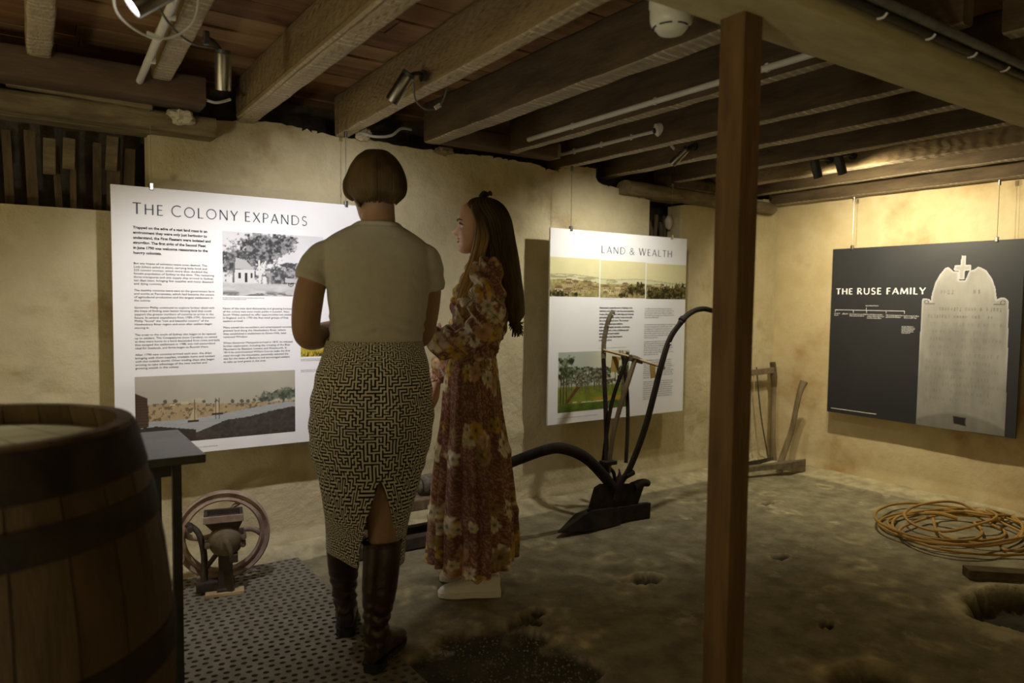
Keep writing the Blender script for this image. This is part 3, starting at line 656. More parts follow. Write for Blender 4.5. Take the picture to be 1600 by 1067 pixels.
def pic_harbour(u, v):
    a = 2.3; sk = fbm(u*a, v, 3, 3)
    c = np.stack([.62+.06*sk+.05*v, .60+.06*sk+.05*v, .52+.06*sk+.07*v], -1)
    hz = .555+.03*np.sin(u*7+.5)*(u < .7)-.05*sm(u, .55, .85)+.012*fbm(u*a, v*0, 14, 4)
    land = np.stack([.60+.1*fbm(u*a, v, 18, 5)]*3, -1)*np.array((1, .88, .68)); c = mixc(c, land, (v < hz)*1.0)
    c = mixc(c, np.array((.36, .31, .22))+0*c, ((v < hz) & (fbm(u*a, v, 25, 8) > .58))*.7)
    c = foliage(c, u, v, a, [(.88, .60, .14, .08), (.95, .64, .08, .08), (.80, .56, .06, .04)], (.26, .29, .24), (.44, .46, .38), 20)
    for x in (.17, .23, .4, .48, .58, .64, .68, .72): c[np.hypot((u-x)*a, v-hz-.03) < .022+.01*vn(u*a, v, 60, 2)] = (.38, .37, .30)
    for x0_, x1_, y0_, y1_ in ((.26, .31, .565, .60), (.33, .40, .60, .635), (.20, .23, .55, .575)): c[(u > x0_) & (u < x1_) & (v > y0_) & (v < y1_)] = (.74, .70, .58)
    wat = (v < .33+.16*sm(u, .25, 1)) ; c = mixc(c, np.stack([.60+.08*fbm(u*2, v*9, 9, 6)]*3, -1)*np.array((.98, 1, 1)), wat*1.0)
    for P in ([(.31, .30), (.36, .30), (.345, .52), (.342, .52)], [(.46, .38), (.505, .38), (.49, .58), (.47, .57)]): c[inpoly(u, v, P)] = (.72, .66, .54)
    for x0_, x1_, y in ((.30, .37, .30), (.45, .52, .38)): c[(u > x0_) & (u < x1_) & (abs(v-y) < .018)] = (.25, .22, .18)
    for x in (.345, .475, .495): c[(abs(u-x) < .002) & (v > .3) & (v < .62)] = (.25, .22, .18)
    fg = v < .20*sm(u, .27, .6)+.12*sm(u, .6, 1)+.08+.02*fbm(u*a, v, 20, 9); c = mixc(c, np.stack([.20+.12*fbm(u*a, v, 22, 10)]*3, -1)*np.array((1.05, .95, .88)), fg*1.0)
    fg2 = inpoly(u, v, [(0, 0), (.35, 0), (.35, .17), (.12, .26), (0, .24)]); c[fg2] = (.24, .22, .20)
    w_ = inpoly(u, v, [(0, .24), (.075, .26), (.07, .68), (0, .76)]); c[w_] = (.30, .24, .19); c[w_ & (np.sin(v*150) > .7)] = (.24, .19, .15)
    return c
def pic_field(u, v):
    n = fbm(u*9, v*1.2, 5, 4); c = np.stack([.62+.2*n, .54+.2*n, .16+.14*n], -1)
    c = mixc(c, np.array((.80, .72, .40))+0*c, sm(v, .55, .8)); c = mixc(c, np.array((.40, .40, .26))+0*c, sm(v, .72, .80)*sm(fbm(u*3, v*3, 6, 8), .35, .6))
    return mixc(c, np.array((.30, .24, .08))+0*c, sm(v, .35, .05)*sm(fbm(u*14, v*2, 6, 9), .45, .6))
def pic_town(k):
    def f(u, v):
        a = 1.6; U = u+k; sk = fbm(u*a, v, 3, k)
        c = np.stack([.80+.05*sk+0*u, .775+.05*sk, .585+.06*sk], -1)
        hz = .56-.05*U*.6+.03*np.sin(U*4)+.01*vn(U*30, v*0, 1, 2)
        c = mixc(c, np.array((.62, .60, .45))+0*c, (v < hz)*1.); c = mixc(c, np.array((.78, .77, .62))+0*c, ((v < hz-.02) & (v > hz-.16) & (fbm(U, v*5, 4, 3) > .42))*1.)
        d = v < hz-.14; n = fbm(U*a, v, 16, 6); c = mixc(c, np.stack([.42+.35*n, .38+.35*n, .22+.28*n], -1), d*1.)
        r = random.Random(k*5+2)
        for _ in range(26 if k < 2 else 4):
            x = r.uniform(.05, .95); y = r.uniform(.06, .36); s = r.uniform(.03, .075)*(1.3-y)
            c[(abs(u-x) < s) & (v > y) & (v < y+s*.9)] = r.choice(((.76, .70, .52), (.68, .62, .46), (.60, .52, .36))); c[inpoly(u, v, [(x-s*1.1, y+s*.9), (x+s*1.1, y+s*.9), (x+s*.6, y+s*1.6), (x-s*.6, y+s*1.6)])] = (.45, .38, .26)
            for q in (-.5, 0, .5): c[(abs(u-x-q*s) < s*.1) & (v > y+s*.2) & (v < y+s*.6)] = (.25, .21, .14)
        bl = [[(.15, .06, .22, .1), (.5, .05, .1, .06)], [(.72, .22, .16, .16), (.88, .34, .1, .1), (.5, .08, .12, .08), (.95, .15, .1, .14)], [(.2, .2, .2, .16), (.55, .2, .25, .18), (.85, .22, .2, .22), (.4, .06, .5, .1)]][k]
        c = foliage(c, u, v, a, bl, (.16, .14, .07), (.40, .35, .18), 60+k*9, 20)
        return c
    return f
def pic_forest(u, v):
    a = 1.55; sk = fbm(u*a, v, 4, 2)
    c = np.stack([.66+.05*sk+.14*sm(u, .3, .7), .69+.05*sk+.10*sm(u, .3, .7), .66+.02*sk+.05*sm(u, .3, .7)], -1)
    g = fbm(u*a, v*2, 8, 5); c = mixc(c, np.stack([.36+.2*g, .42+.18*g, .12+.12*g], -1), sm(v, .44, .40))
    c = mixc(c, np.array((.66, .55, .20))+0*c, sm(v, .24, .20)*sm(v, .12, .16)*sm(u, .4, .55))
    for i in range(60):
        r = random.Random(i+3); cu = r.uniform(.08, .98); cv = r.uniform(.44, .72)-.10*abs(cu-.62); 
        if .0 < cu < .25: cv += .05
        s = r.uniform(.045, .075); q = np.hypot((u-cu)/s, (v-cv)/(s*.75)); top = (v-cv) > -.02
        n = vn(u*a, v, 60, i); m_ = (q+(n-.5)*.7 < 1) & top; c[m_] = (.24, .28, .18); c[m_ & (q+(n-.5)*.5 < .62)] = (.52, .52, .44); c[(abs(u-cu) < .004) & (v < cv) & (v > cv-.2) & (v > .3)] = (.38, .36, .28)
    c = foliage(c, u, v, a, [(.10, .84, .12, .08), (.06, .72, .11, .07), (.16, .70, .09, .06), (.10, .60, .12, .08), (.92, .88, .12, .1), (.96, .7, .08, .1)], (.16, .20, .12), (.50, .52, .40), 90, 18)
    for x, dx in ((.03, .02), (.07, .0), (.11, .01), (.93, -.01), (.97, 0), (.88, .05)): c[(abs(u-x-dx*v) < .008) & (v > .08) & (v < .7)] = (.30, .27, .20)
    c[inpoly(u, v, [(0, 0), (.04, 0), (.30, .40), (.25, .42)])] = (.38, .27, .16)
    c = mixc(c, np.stack([.22+.2*g, .30+.2*g, .10+.1*g], -1), (v < .12+.03*vn(u*9, v*0, 1, 4))*1.)
    c[(abs(v-.145+.05*(u-.4)*(u < .5)) < .008) & (u > .2) & (u < .7) & (vn(u*a, v, 40, 3) > .3)] = (.82, .80, .70)
    return c

# ---- panel one
p1 = panel('large white hanging panel headed THE COLONY EXPANDS, in front of the near woman', (.29, 3.35, 0), 0, 1.15, .555, 1.694, M['board'], [(.15, 2.035), (1.0, 2.045)])
title('title_word', [('T', .047), ('HE ', .043), ('C', .047), ('OLONY ', .043), ('EXPANDS', .043)], .078, 1.580, .730, M['ink_g'], p1, .10)
text('intro_text', ['Trapped on the edge of a vast land mass in an', 'environment they were only just beginning to', 'understand, the First Fleeters were isolated and', 'struggling. The first sight of the Second Fleet', 'in June 1790 was welcome reassurance to the', 'hungry colonists.'], .078, 1.531, .302, .0209, .0155, M['ink'], p1, bold=.0005)
for zt, ls, wd in (
    (1.381, ['But any hopes of salvation were soon dashed. The', 'Lady Juliana sailed in alone, carrying little food and', '225 convict women, which more than doubled the', 'female population of Sydney at the time. The remaining', 'three transports and one supply ship arrived in Sydney', 'ten days later, bringing few supplies and many diseased', 'and dying convicts.'], .315),
    (1.269, ['The healthy convicts were sent to the government farm', 'and works at Parramatta, which had become the centre', 'of agricultural production and the largest settlement in', 'the colony.'], .315),
    (1.197, ['Governor Phillip continued to explore further afield with', 'the hope of finding even better farming land that could', 'support the greater numbers of convicts to arrive in the', 'future. In several expeditions from 1789\u20131791, Governor', 'Phillip "found" the "rich and beautiful country" of the', 'Hawkesbury River region and soon after settlers began', 'moving in.'], .318),
    (1.083, ['The areas to the south of Sydney also began to be opened', 'up to settlers. The Cowpastures (now Camden), so named', 'as they were home to a herd descended from cows and bulls', 'that escaped the settlement in 1788, was rich pastureland', 'ideal for livestock, and farms began to flourish there.'], .335),
    (.999, ['After 1790 new convicts arrived each year, the ships', 'bringing with them supplies, tradable items and contact', 'with the outside world. Other trading ships also began', 'arriving to take advantage of the new market and', 'growing wealth in the colony.'], .315)):
    text('paragraph_text', ls, .078, zt, wd, .0141, .0122, M['ink'], p1)
for zt, ls, wd in (
    (1.195, ['News of the new land discoveries and growing fortunes', 'of the colony was soon made public in London. New', 'South Wales seemed to offer opportunities not available', 'in England, and in 1793 the first small groups of free', 'settlers arrived.'], .315),
    (1.110, ['Many joined the ex-soldiers and emancipated convicts', 'granted land along the Hawkesbury River, where', 'they established a settlement at Green Hills, later', 'renamed Windsor.'], .305),
    (1.041, ['When Governor Macquarie arrived in 1810, he initiated', 'further exploration, including the crossing of the Blue', 'Mountains by Blaxland, Lawson and Wentworth. In', '1814 he commissioned William Cox to make the first', 'road through the mountains, personally selected the', 'site for the town of Bathurst and encouraged settlers', 'to take up land grants in the area.'], .308)):
    text('paragraph_text', ls, .428, zt, wd, .0141, .0122, M['ink'], p1)
paint('village_picture', .429, .885, 1.248, 1.532, pic_village, p1, .0028)
paint('harbour_picture', .075, .747, .610, .902, pic_harbour, p1, .0030)
paint('field_picture', .775, 1.07, .963, 1.065, pic_field, p1, .004)
greek('caption_text', .428, 1.241, .20, .007, 2, M['ink'], p1, .003, .5, 3)
greek('caption_text', .775, .954, .20, .007, 2, M['ink'], p1, .003, .5, 4)
greek('caption_text', .775, .902, .26, .007, 2, M['ink'], p1, .003, .4, 5)
greek('caption_text', .078, .582, .32, .007, 1, M['ink'], p1, .003, 1, 6)

# ---- panel two
p2 = panel('white hanging panel headed LAND & WEALTH, behind the iron plough', (2.532, 3.35, 0), 0, 1.15, .505, 1.668, M['board'], [(.155, 2.04), (1.005, 2.02)])
title('title_word', [('L', .046), ('AND ', .042), ('&', .042), (' ', .042), ('W', .046), ('EALTH', .042)], .392, 1.539, .618, M['ink_g'], p2, .10)
for k, (a, b) in enumerate(((0.001, .382), (.390, .772), (.780, 1.149))): paint('town_picture', a, b, 1.268-.003*k, 1.500-.004*k, pic_town(k), p2, .0035)
text('intro_text', ['Newcomers round the town of Sydney in the', 'mornings and, by 1810, saw the most attractive.', 'It was a flourishing port with ships and wharves', 'and ambitious public works. A new town plan', 'for a more ordered town. The governor', 'of the colony had new buildings,', 'such as the hospital, barracks, courthouse,', 'St James Church, a fort, a lighthouse and', 'pathways and much needed', 'infrastructure that then became', 'a growing colony.'], .387, 1.209, .29, .0200, .0150, M['ink'], p2, bold=.0005)
greek('caption_text', .387, .956, .23, .007, 1, M['ink'], p2, .003, 1, 7)
greek('caption_text', .39, 1.260, .2, .007, 1, M['ink'], p2, .0025, .6, 8)
for zt, n, s in ((1.204, 5, 1), (1.100, 7, 2), (.990, 7, 3), (.868, 9, 4), (.728, 9, 5)): greek('paragraph_text', .772, zt, .285, .0141, n, M['ink'], p2, .0062, .45, s)
paint('forest_picture', .073, .646, .573, .936, pic_forest, p2, .0034)
greek('caption_text', .075, .543, .31, .007, 1, M['ink'], p2, .003, 1, 9)

# ---- panel three (on the right wall)
p3 = panel('black hanging panel headed THE RUSE FAMILY with a printed gravestone, on the right wall', (4.76, 2.962, 0), -PI/2, 1.19, .470, 1.633, M['board_b'], [(.142, 1.985), (1.04, 1.985)])
title('title_word', [('THE ', .040), ('RUSE ', .042), ('FAMILY', .042)], .038, 1.313, .610, M['ink_w'], p3, .145, .2)
tb = MB()
def rule(x0_, x1_, z0_, z1_): tb.add([(x0_, -.0013, z0_), (x1_, -.0013, z0_), (x1_, -.0013, z1_), (x0_, -.0013, z1_)], [(0, 1, 2, 3)])
rule(.030, .362, .498, .5015); tb.build('footer_rule', M['ink_w'], p3, 0); tb = MB(); rule(.035, .520, 1.2015, 1.2040)
for x in (.035, .17, .265, .40, .52): rule(x, x+.002, 1.185, 1.203)
rule(.262, .264, 1.20, 1.222); tb.build('family_tree_lines', M['ink_w'], p3, 0)
for x, z, wd, n, s in ((.258, 1.240, .11, 1, 1), (.03, 1.182, .04, 2, 2), (.09, 1.181, .05, 1, 3), (.145, 1.180, .13, 2, 4), (.27, 1.180, .12, 3, 5), (.40, 1.178, .12, 2, 6), (.52, 1.176, .10, 2, 7)): greek('family_names_text', x, z, wd, .012, n, M['ink_w'], p3, .0055, .8, s+20)
greek('note_text', .508, 1.106, .085, .0085, 6, M['ink_w'], p3, .0045, .6, 31)
SX, SZ = .622, .470
OUT = [(.003, 0), (.006, .800), (.012, .815), (.028, .815), (.050, .812), (.062, .800), (.066, .845), (.085, .92), (.108, .965), (.138, 1.005), (.155, 1.012), (.175, .998), (.186, .985), (.215, .985), (.223, .928), (.258, .928), (.278, .985), (.305, .992), (.325, 1.008), (.34, 1.004), (.372, .985), (.405, .935), (.425, .88), (.435, .812), (.455, .822), (.475, .822), (.49, .812), (.498, .798), (.508, .47), (.512, .003)]
CROSS = [(.218, .933), (.252, .933), (.254, .985), (.286, .988), (.286, 1.020), (.257, 1.022), (.255, 1.078), (.232, 1.080), (.226, 1.022), (.192, 1.020), (.190, .990), (.218, .985)]
SW, SH = .515, 1.085
def pic_stone(u, v):
    x = u*SW; z = v*SH; n = fbm(x, z, 9, 3); n2 = fbm(x*3, z*.6, 7, 9)
    t = .52+.10*(n-.5)+.12*(n2-.5)+.10*sm(z, .55, .95)
    c = np.stack([t, t*.985, t*.95], -1); e = np.full(x.shape, 9.)
    for P in (OUT, CROSS):
        for i in range(len(P)):
            (ax, az), (bx, bz) = P[i], P[(i+1) % len(P)]; L2 = (bx-ax)**2+(bz-az)**2+1e-9
            k = np.clip(((x-ax)*(bx-ax)+(z-az)*(bz-az))/L2, 0, 1); e = np.minimum(e, np.hypot(x-ax-k*(bx-ax), z-az-k*(bz-az)))
    c = mixc(c, np.array((.86, .86, .93))+0*c, np.exp(-(e/.009)**2)*.45*sm(z, .2, .8)); c = mixc(c, np.array((.34, .33, .31))+0*c, sm(z, .115-.25*(x-.26)**2*4, .09-.25*(x-.26)**2*4)*.45)
    c = mixc(c, np.array((.16, .15, .14))+0*c, sm(np.maximum(abs(x-.262)/.038, abs(z-.06)/.026)+(n-.5)*.9, 1.05, .85)); r = random.Random(4)
    for k, (zz, h, x0_, x1_) in enumerate([(.845, .024, .12, .19), (.845, .024, .29, .36)]+[(.74-.047*i, .020, .05+.03*(i % 3 == 0), .46-.04*(i % 2)) for i in range(13)]):
        xx = x0_
        while xx < x1_:
            wd = h*.6
            if r.random() < .75:
                for _ in range(2):
                    sx = xx+r.choice((0, wd*.5)); c = mixc(c, np.array((.36, .35, .33))+0*c, ((abs(x-sx) < .0022) & (z > zz) & (z < zz+h))*.42*(1 if k < 4 else .4))
                sz = zz+r.choice((0, h*.5, h)); c = mixc(c, np.array((.36, .35, .33))+0*c, ((abs(z-sz) < .0022) & (x > xx) & (x < xx+wd*.8))*.42*(1 if k < 4 else .4))
            xx += h*.85
    for cx, sg in ((.035, 1), (.468, -1)):
        q = np.hypot(x-cx, z-.793); c = mixc(c, np.array((.34, .34, .36))+0*c, ((abs(q-.012) < .003) | ((abs(z-.782) < .003) & (abs(x-cx-.02*sg) < .03)))*.8)
    return c
paint('gravestone_picture', SX, SX+SW, SZ, SZ+SH, pic_stone, p3, .0035, -.0008, mask=lambda u, v: (inpoly(u*SW, v*SH, OUT) | inpoly(u*SW, v*SH, CROSS)))

# ================================================================== LAMPS ON THE JOISTS
def can_light(label, top, aim, length, r, bracket_to, cable=None, tags=(), lens='lens_dim', mat='steel'):
    o = thing('can_spotlight', label, 'spotlight', top, 0, 'can spotlights on the joists')
    d = Vector(aim).normalized(); q = d.to_track_quat('Z', 'Y').to_matrix().to_4x4()
    MB().lathe([(r*.2, -.006), (r*.92, -.006), (r, 0), (r, length), (r*.90, length), (r*.86, length-.014), (r*.2, length-.014)], 28, q).build('body', M[mat], o, 40)
    MB().lathe([(.001, length-.010), (r*.85, length-.010), (r*.85, length-.013), (.001, length-.013)], 20, q).build('lens', M[lens], o)
    MB().lathe([(.001, -.016), (r*.96, -.016), (r*.96, -.005), (.001, -.005)], 20, q).build('cap', M['darkmetal'], o)
    bt = Vector(bracket_to)
    MB().tube([(0, 0, 0), bt*.55+Vector((0, 0, .012)), bt], .008, 8, 5).build('bracket', M['darkmetal'], o)
    x = Vector((1 if bt.x > 0 else -1, 0, 0)); qq = x.to_track_quat('Z', 'Y').to_matrix().to_4x4(); qq.translation = bt
    MB().lathe([(.001, -.014), (.022, -.014), (.022, 0), (.001, 0)], 16, qq).build('mount', M['darkmetal'], o)
    if cable: MB().tube(cable, .0035, 8, 8).build('cable', M['cable_w'] if lens == 'lens' else M['cable'], o)
    for p, rot in tags: MB().box(p, (.036, .004, .016), rot).build('cable_tag', M['tag'], o, 0, .001)
    return o
E3 = lambda a, b, c: (Matrix.Rotation(a, 3, 'X') @ Matrix.Rotation(b, 3, 'Y') @ Matrix.Rotation(c, 3, 'Z'))
can_light('steel can light pointing straight down beside the upper left joist', (.535, 2.45, 2.012), (.05, .30, -.95), .108, .025, (-.062, -.02, .035),
          [(-.02, -.01, .012), (-.05, -.05, .0), (-.11, -.10, -.015), (-.17, -.16, -.005), (-.22, -.22, .03)], [((-.125, -.115, -.012), E3(.3, .3, .7))])
can_light('lit lamp with a bright white face at the top left edge', (.309, 2.045, 2.024), (-.78, .05, -.62), .10, .033, (.07, .03, .13),
          [(.0, .02, .03), (-.10, .02, .0), (-.105, .07, -.06), (-.04, .10, -.095), (.03, .11, -.085), (.085, .09, -.03), (.092, .06, .076)], [((-.015, .105, -.094), E3(.1, .15, .2))], lens='lens')
can_light('steel can light angled down on the joist above the near woman', (1.165, 2.42, 2.05), (-.35, .52, -.80), .105, .026, (.088, .03, .025),
          [(.02, -.01, -.02), (.05, .03, -.07), (.11, .05, -.09), (.17, .06, -.06), (.20, .06, .02), (.20, .08, .08)], [((.155, .055, -.07), E3(0, -.6, .3))])
can_light('small can light hanging beside the post, aimed at the panel with three town views', (3.045, 2.80, 2.085), (-.35, .62, -.70), .10, .022, (.08, .0, .03),
          [(-.01, 0, .0), (-.07, -.0, .0), (-.13, .01, .03), (-.17, .03, .07)], [((-.10, .0, .005), E3(0, .5, 0))])
can_light('left one of the twin can lights before the yellow-lit joist', (3.875, 2.55, 2.085), (.42, -.02, -.90), .10, .026, (.19, .02, .03), mat='darkmetal')
can_light('right one of the twin can lights before the yellow-lit joist', (3.875, 2.40, 2.085), (.42, -.06, -.90), .10, .026, (.19, .02, .03), mat='darkmetal')
o = thing('ceiling_rose', 'white round ceiling rose on a joist left of the post', 'junction box', (2.735, 2.68, 2.135))
q = Vector((-.83, .42, -.25)).to_track_quat('Z', 'Y').to_matrix().to_4x4()
MB().lathe([(.001, -.03), (.030, -.03), (.036, .0), (.034, .03), (.022, .036), (.001, .036)], 24, q).build('box', M['plastic'], o)
MB().lathe([(.001, .037), (.014, .037), (.014, .045), (.001, .045)], 14, q).build('gland', M['darkmetal'], o)

o = thing('smoke_detector', 'white domed smoke detector hanging at the top edge, left of the post', 'smoke detector', (1.445, 1.39, 1.955))
MB().lathe([(.001, 0), (.020, .001), (.034, .006), (.040, .013), (.042, .016), (.050, .022), (.055, .032), (.057, .045), (.057, .07), (.060, .074), (.060, .09), (.001, .09)], 40).build('dome', M['plastic'], o, 50)
for k in range(6):
    a0 = k*PI/3+.1
    MB().tube([(.0475*math.cos(a0+t), .0475*math.sin(a0+t), .0185) for t in (0, .12, .24, .36, .48, .6, .72)], .0022, 6, 2).build('vent_slot', M['black'], o)
MB().lathe([(.001, .09), (.045, .09), (.045, .30), (.001, .30)], 24).build('mounting_stem', M['joist_dark'], o)

# ================================================================== BARREL
BX, BY, BH = -.12, 1.64, 1.0
bar = thing('oak_barrel', 'large dark wooden barrel with iron hoops in the left foreground', 'barrel', (BX, BY, 0))
BR = lambda z: .292+.073*(1-((z-.5)/.5)**2)
NS = 24
for k in range(NS):
    a0 = 2*PI*(k+.02)/NS; a1 = 2*PI*(k+.98)/NS; rings = []
    for i in range(13):
        z = BH*i/12; r = BR(z)+random.uniform(-.0006, .0006); ring = []
        for t in (0, .5, 1): a = a0+(a1-a0)*t; ring.append((r*math.cos(a), r*math.sin(a), z))
        for t in (1, .5, 0): a = a0+(a1-a0)*t; ring.append(((r-.026)*math.cos(a), (r-.026)*math.sin(a), z))
        rings.append(ring)
    MB().loft(rings).build('stave', random.choice(M['stave']), bar, 50)
for z0_, z1_ in ((.912, .992), (.815, .872), (.545, .612), (.388, .455), (.128, .185), (.008, .088)):
    zz = np.linspace(z0_, z1_, 5); prof = [(BR(z)+.0035, z) for z in zz]+[(BR(z)-.001, z) for z in zz[::-1]]
    rings = [[(r*math.cos(2*PI*k/64), r*math.sin(2*PI*k/64), z) for k in range(64)] for r, z in prof+[prof[0]]]
    MB().loft(rings, False).build('hoop', M['hoop'], bar, 50)
HR = .270
for k in range(6):
    a, b = -HR+2*HR*k/6+.0015, -HR+2*HR*(k+1)/6-.0015
    pts = [(x, math.sqrt(max(0, HR*HR-x*x))) for x in np.linspace(a, b, 6)]; poly = pts+[(x, -y_) for x, y_ in reversed(pts)]
    MB().prism(poly, .022, lambda p, q, t: (p*math.cos(.4)-q*math.sin(.4), p*math.sin(.4)+q*math.cos(.4), .935+t)).build('head_board', M['head'], bar, 0)

# ================================================================== TABLE, MAT, GRINDER
tb_ = thing('black_table', 'narrow black metal table beside the barrel under the large white panel', 'table', (.1, 2.56, .0098))
MB().box((.055, 0, .737), (.575, .49, .026)).build('tabletop', M['table'], tb_, 0, .003)
for x, y in ((.265, -.205), (.265, .205), (-.19, -.205), (-.19, .205)): MB().box((x, y, .362 if x > 0 else .3575), (.026, .026, .724 if x > 0 else .733)).build('leg', M['darkmetal'], tb_, 0, .002)
for y in (-.205, .205): MB().box((.035, y, .705), (.43, .018, .038)).build('rail', M['darkmetal'], tb_, 0, .002)
MB().box((.10, .18, .13), (.30, .024, .26)).build('back_panel', M['darkmetal'], tb_, 0, .002)

mt = MB(); mx0, mx1, my0, my1 = .20, 1.055, 1.15, 3.335; px_, py_ = .0365, .0335
nc = int((mx1-mx0)/px_); nr = int((my1-my0)/py_); T = .007
for j in range(nr):
    for i in range(nc):
        x0_ = mx0+i*px_; y0_ = my0+j*py_; sh = (.25 if j % 2 else -.25)*px_*.5
        cxx, cyy = x0_+px_/2+sh, y0_+py_/2
        sq = [(x0_, y0_), (x0_+px_/2, y0_), (x0_+px_, y0_), (x0_+px_, y0_+py_/2), (x0_+px_, y0_+py_), (x0_+px_/2, y0_+py_), (x0_, y0_+py_), (x0_, y0_+py_/2)]
        hole = [(cxx+.0112*math.cos(a), cyy+.0094*math.sin(a)) for a in [PI*1.25, PI*1.5, PI*1.75, 0, PI*.25, PI*.5, PI*.75, PI]]
        vs = [(a, b, T) for a, b in sq]+[(a, b, T) for a, b in hole]+[(a, b, 0) for a, b in hole]
        mt.add(vs, [(k, (k+1) % 8, 8+(k+1) % 8, 8+k) for k in range(8)]+[(8+k, 8+(k+1) % 8, 16+(k+1) % 8, 16+k) for k in range(8)])
for p, q in (((mx0, my0), (mx0+nc*px_, my0)), ((mx0+nc*px_, my0), (mx0+nc*px_, my0+nr*py_)), ((mx0+nc*px_, my0+nr*py_), (mx0, my0+nr*py_)), ((mx0, my0+nr*py_), (mx0, my0))):
    mt.add([(*p, 0), (*q, 0), (*q, T), (*p, T)], [(0, 1, 2, 3)])
mt.v = [(a, b, c+.0025) for a, b, c in mt.v]
rm = thing('rubber_mat', 'dark perforated rubber mat under the booted woman', 'mat', (0, 0, 0))
mt.build('perforated_sheet', M['mat'], rm, 0)
MB().box(((mx0+mx0+nc*px_)/2, (my0+my1)/2, .0015), (nc*px_-.004, nr*py_-.004, .002)).build('backing', M['black'], rm, 0)

gr = thing('corn_mill', 'rusty hand mill with a large flywheel standing on the mat', 'mill', (.66, 3.10, .009), math.radians(-12))
GX = lambda mb, nm, mt_, **k: mb.build(nm, M[mt_], gr, **k)
def ringx(R0, R1, yw, c, n=56):   # flat-sided ring, axis along y
    rings = []
    for r, y in ((R0, -yw), (R0+.006, -yw-.004), ((R0+R1)/2, -yw*.4), (R1-.006, -yw-.006), (R1, -yw), (R1, yw), (R0, yw), (R0, -yw)):
        rings.append([(c[0]+r*math.cos(2*PI*k/n), c[1]+y, c[2]+r*math.sin(2*PI*k/n)) for k in range(n)])
    return MB().loft(rings, False)
WC = (-.004, .085, .215)
GX(ringx(.148, .190, .014, WC), 'flywheel_rim', 'rust', smooth=35)
for a in (172, -4, 62):
    a = math.radians(a); pts = []
    for t in np.linspace(.1, 1, 6):
        b = a+.45*(1-t)*t*2; pts.append((WC[0]+.155*t*math.cos(b), WC[1], WC[2]+.155*t*math.sin(b)))
    GX(MB().tube(pts, [.016, .012, .011, .014], 10, 4, flat=.7), 'spoke', 'rust')
GX(MB().lathe([(.001, -.05), (.026, -.05), (.026, .02), (.001, .02)], 20, Matrix.Translation(WC) @ Matrix.Rotation(PI/2, 4, 'X')), 'hub', 'rust')
GX(MB().tube([(-.13, .07, .275), (-.13, .0, .278), (-.128, -.02, .278)], [.010, .013, .011], 10, 4), 'crank_handle', 'iron')
# hopper: open flaring box with a flat lip
hp = MB(); hz0, hz1 = .255, .312
A = [(-.035, -.030), (.050, -.030), (.050, .045), (-.035, .045)]; B_ = [(-.078, -.055), (.074, -.055), (.074, .07), (-.078, .07)]; C_ = [(-.064, -.041), (.060, -.041), (.060, .056), (-.064, .056)]
hp.loft([[(x, y, hz0) for x, y in A], [(x, y, hz1) for x, y in B_], [(x, y, hz1+.022) for x, y in B_], [(x, y, hz1+.022) for x, y in C_], [(x, y, hz1) for x, y in C_], [(x*.6, y*.6, hz0+.006) for x, y in A]])
GX(hp, 'hopper', 'iron', smooth=0, bevel=.002)
GX(MB().box((-.002, -.058, hz1+.011), (.154, .008, .030)), 'hopper_lip', 'rust', smooth=0, bevel=.003)
GX(MB().lathe([(.001, .050), (.018, .049), (.036, .042), (.052, .028), (.062, .010), (.066, .004), (.066, -.03), (.05, -.05), (.001, -.05)], 36, Matrix.Translation((.006, -.03, .222)) @ Matrix.Rotation(PI/2, 4, 'X')), 'grinding_case', 'iron_b', smooth=50)
for x, z in ((-.064, .213), (.074, .236), (.072, .206)):
    GX(MB().lathe([(.001, -.03), (.012, -.03), (.012, .02), (.007, .022), (.007, .034), (.001, .034)], 12, Matrix.Translation((x, -.03, z)) @ Matrix.Rotation(PI/2, 4, 'X')), 'lug_bolt', 'iron_b')
GX(MB().tube([(.004, -.075, .232), (.010, -.100, .238), (.022, -.106, .205), (.026, -.104, .178)], [.012, .013, .010, .006], 10, 5), 'adjusting_lever', 'iron_b')
GX(MB().loft([[(x*s+.004, y*s2-.01, z) for x, y in ((-.03, -.035), (.03, -.035), (.03, .035), (-.03, .035))] for z, s, s2 in ((.018, 1.25, 1.3), (.03, 1.05, 1.1), (.10, .9, 1), (.17, .95, 1), (.20, 1.2, 1.2))]), 'pedestal', 'iron', smooth=0, bevel=.006)
GX(MB().box((.035, -.04, .155), (.034, .05, .035)), 'discharge_spout', 'iron', smooth=0, bevel=.004)
GX(MB().tube([(-.145, .05, .285), (-.10, .03, .25), (-.078, .0, .16), (-.080, -.01, .045), (-.078, -.01, .018)], [.013, .012, .013, .016, .02], 10, 6), 'side_leg', 'iron')
GX(MB().tube([(-.078, -.005, .10), (-.03, -.01, .165)], .010, 8, 1), 'leg_brace', 'iron')
GX(MB().box((-.035, -.005, .035), (.15, .05, .045)), 'base_casting', 'iron', smooth=0, bevel=.008)
GX(MB().box((.0, -.035, .008), (.150, .055, .016)), 'foot_board', 'palewood', smooth=0, bevel=.003)

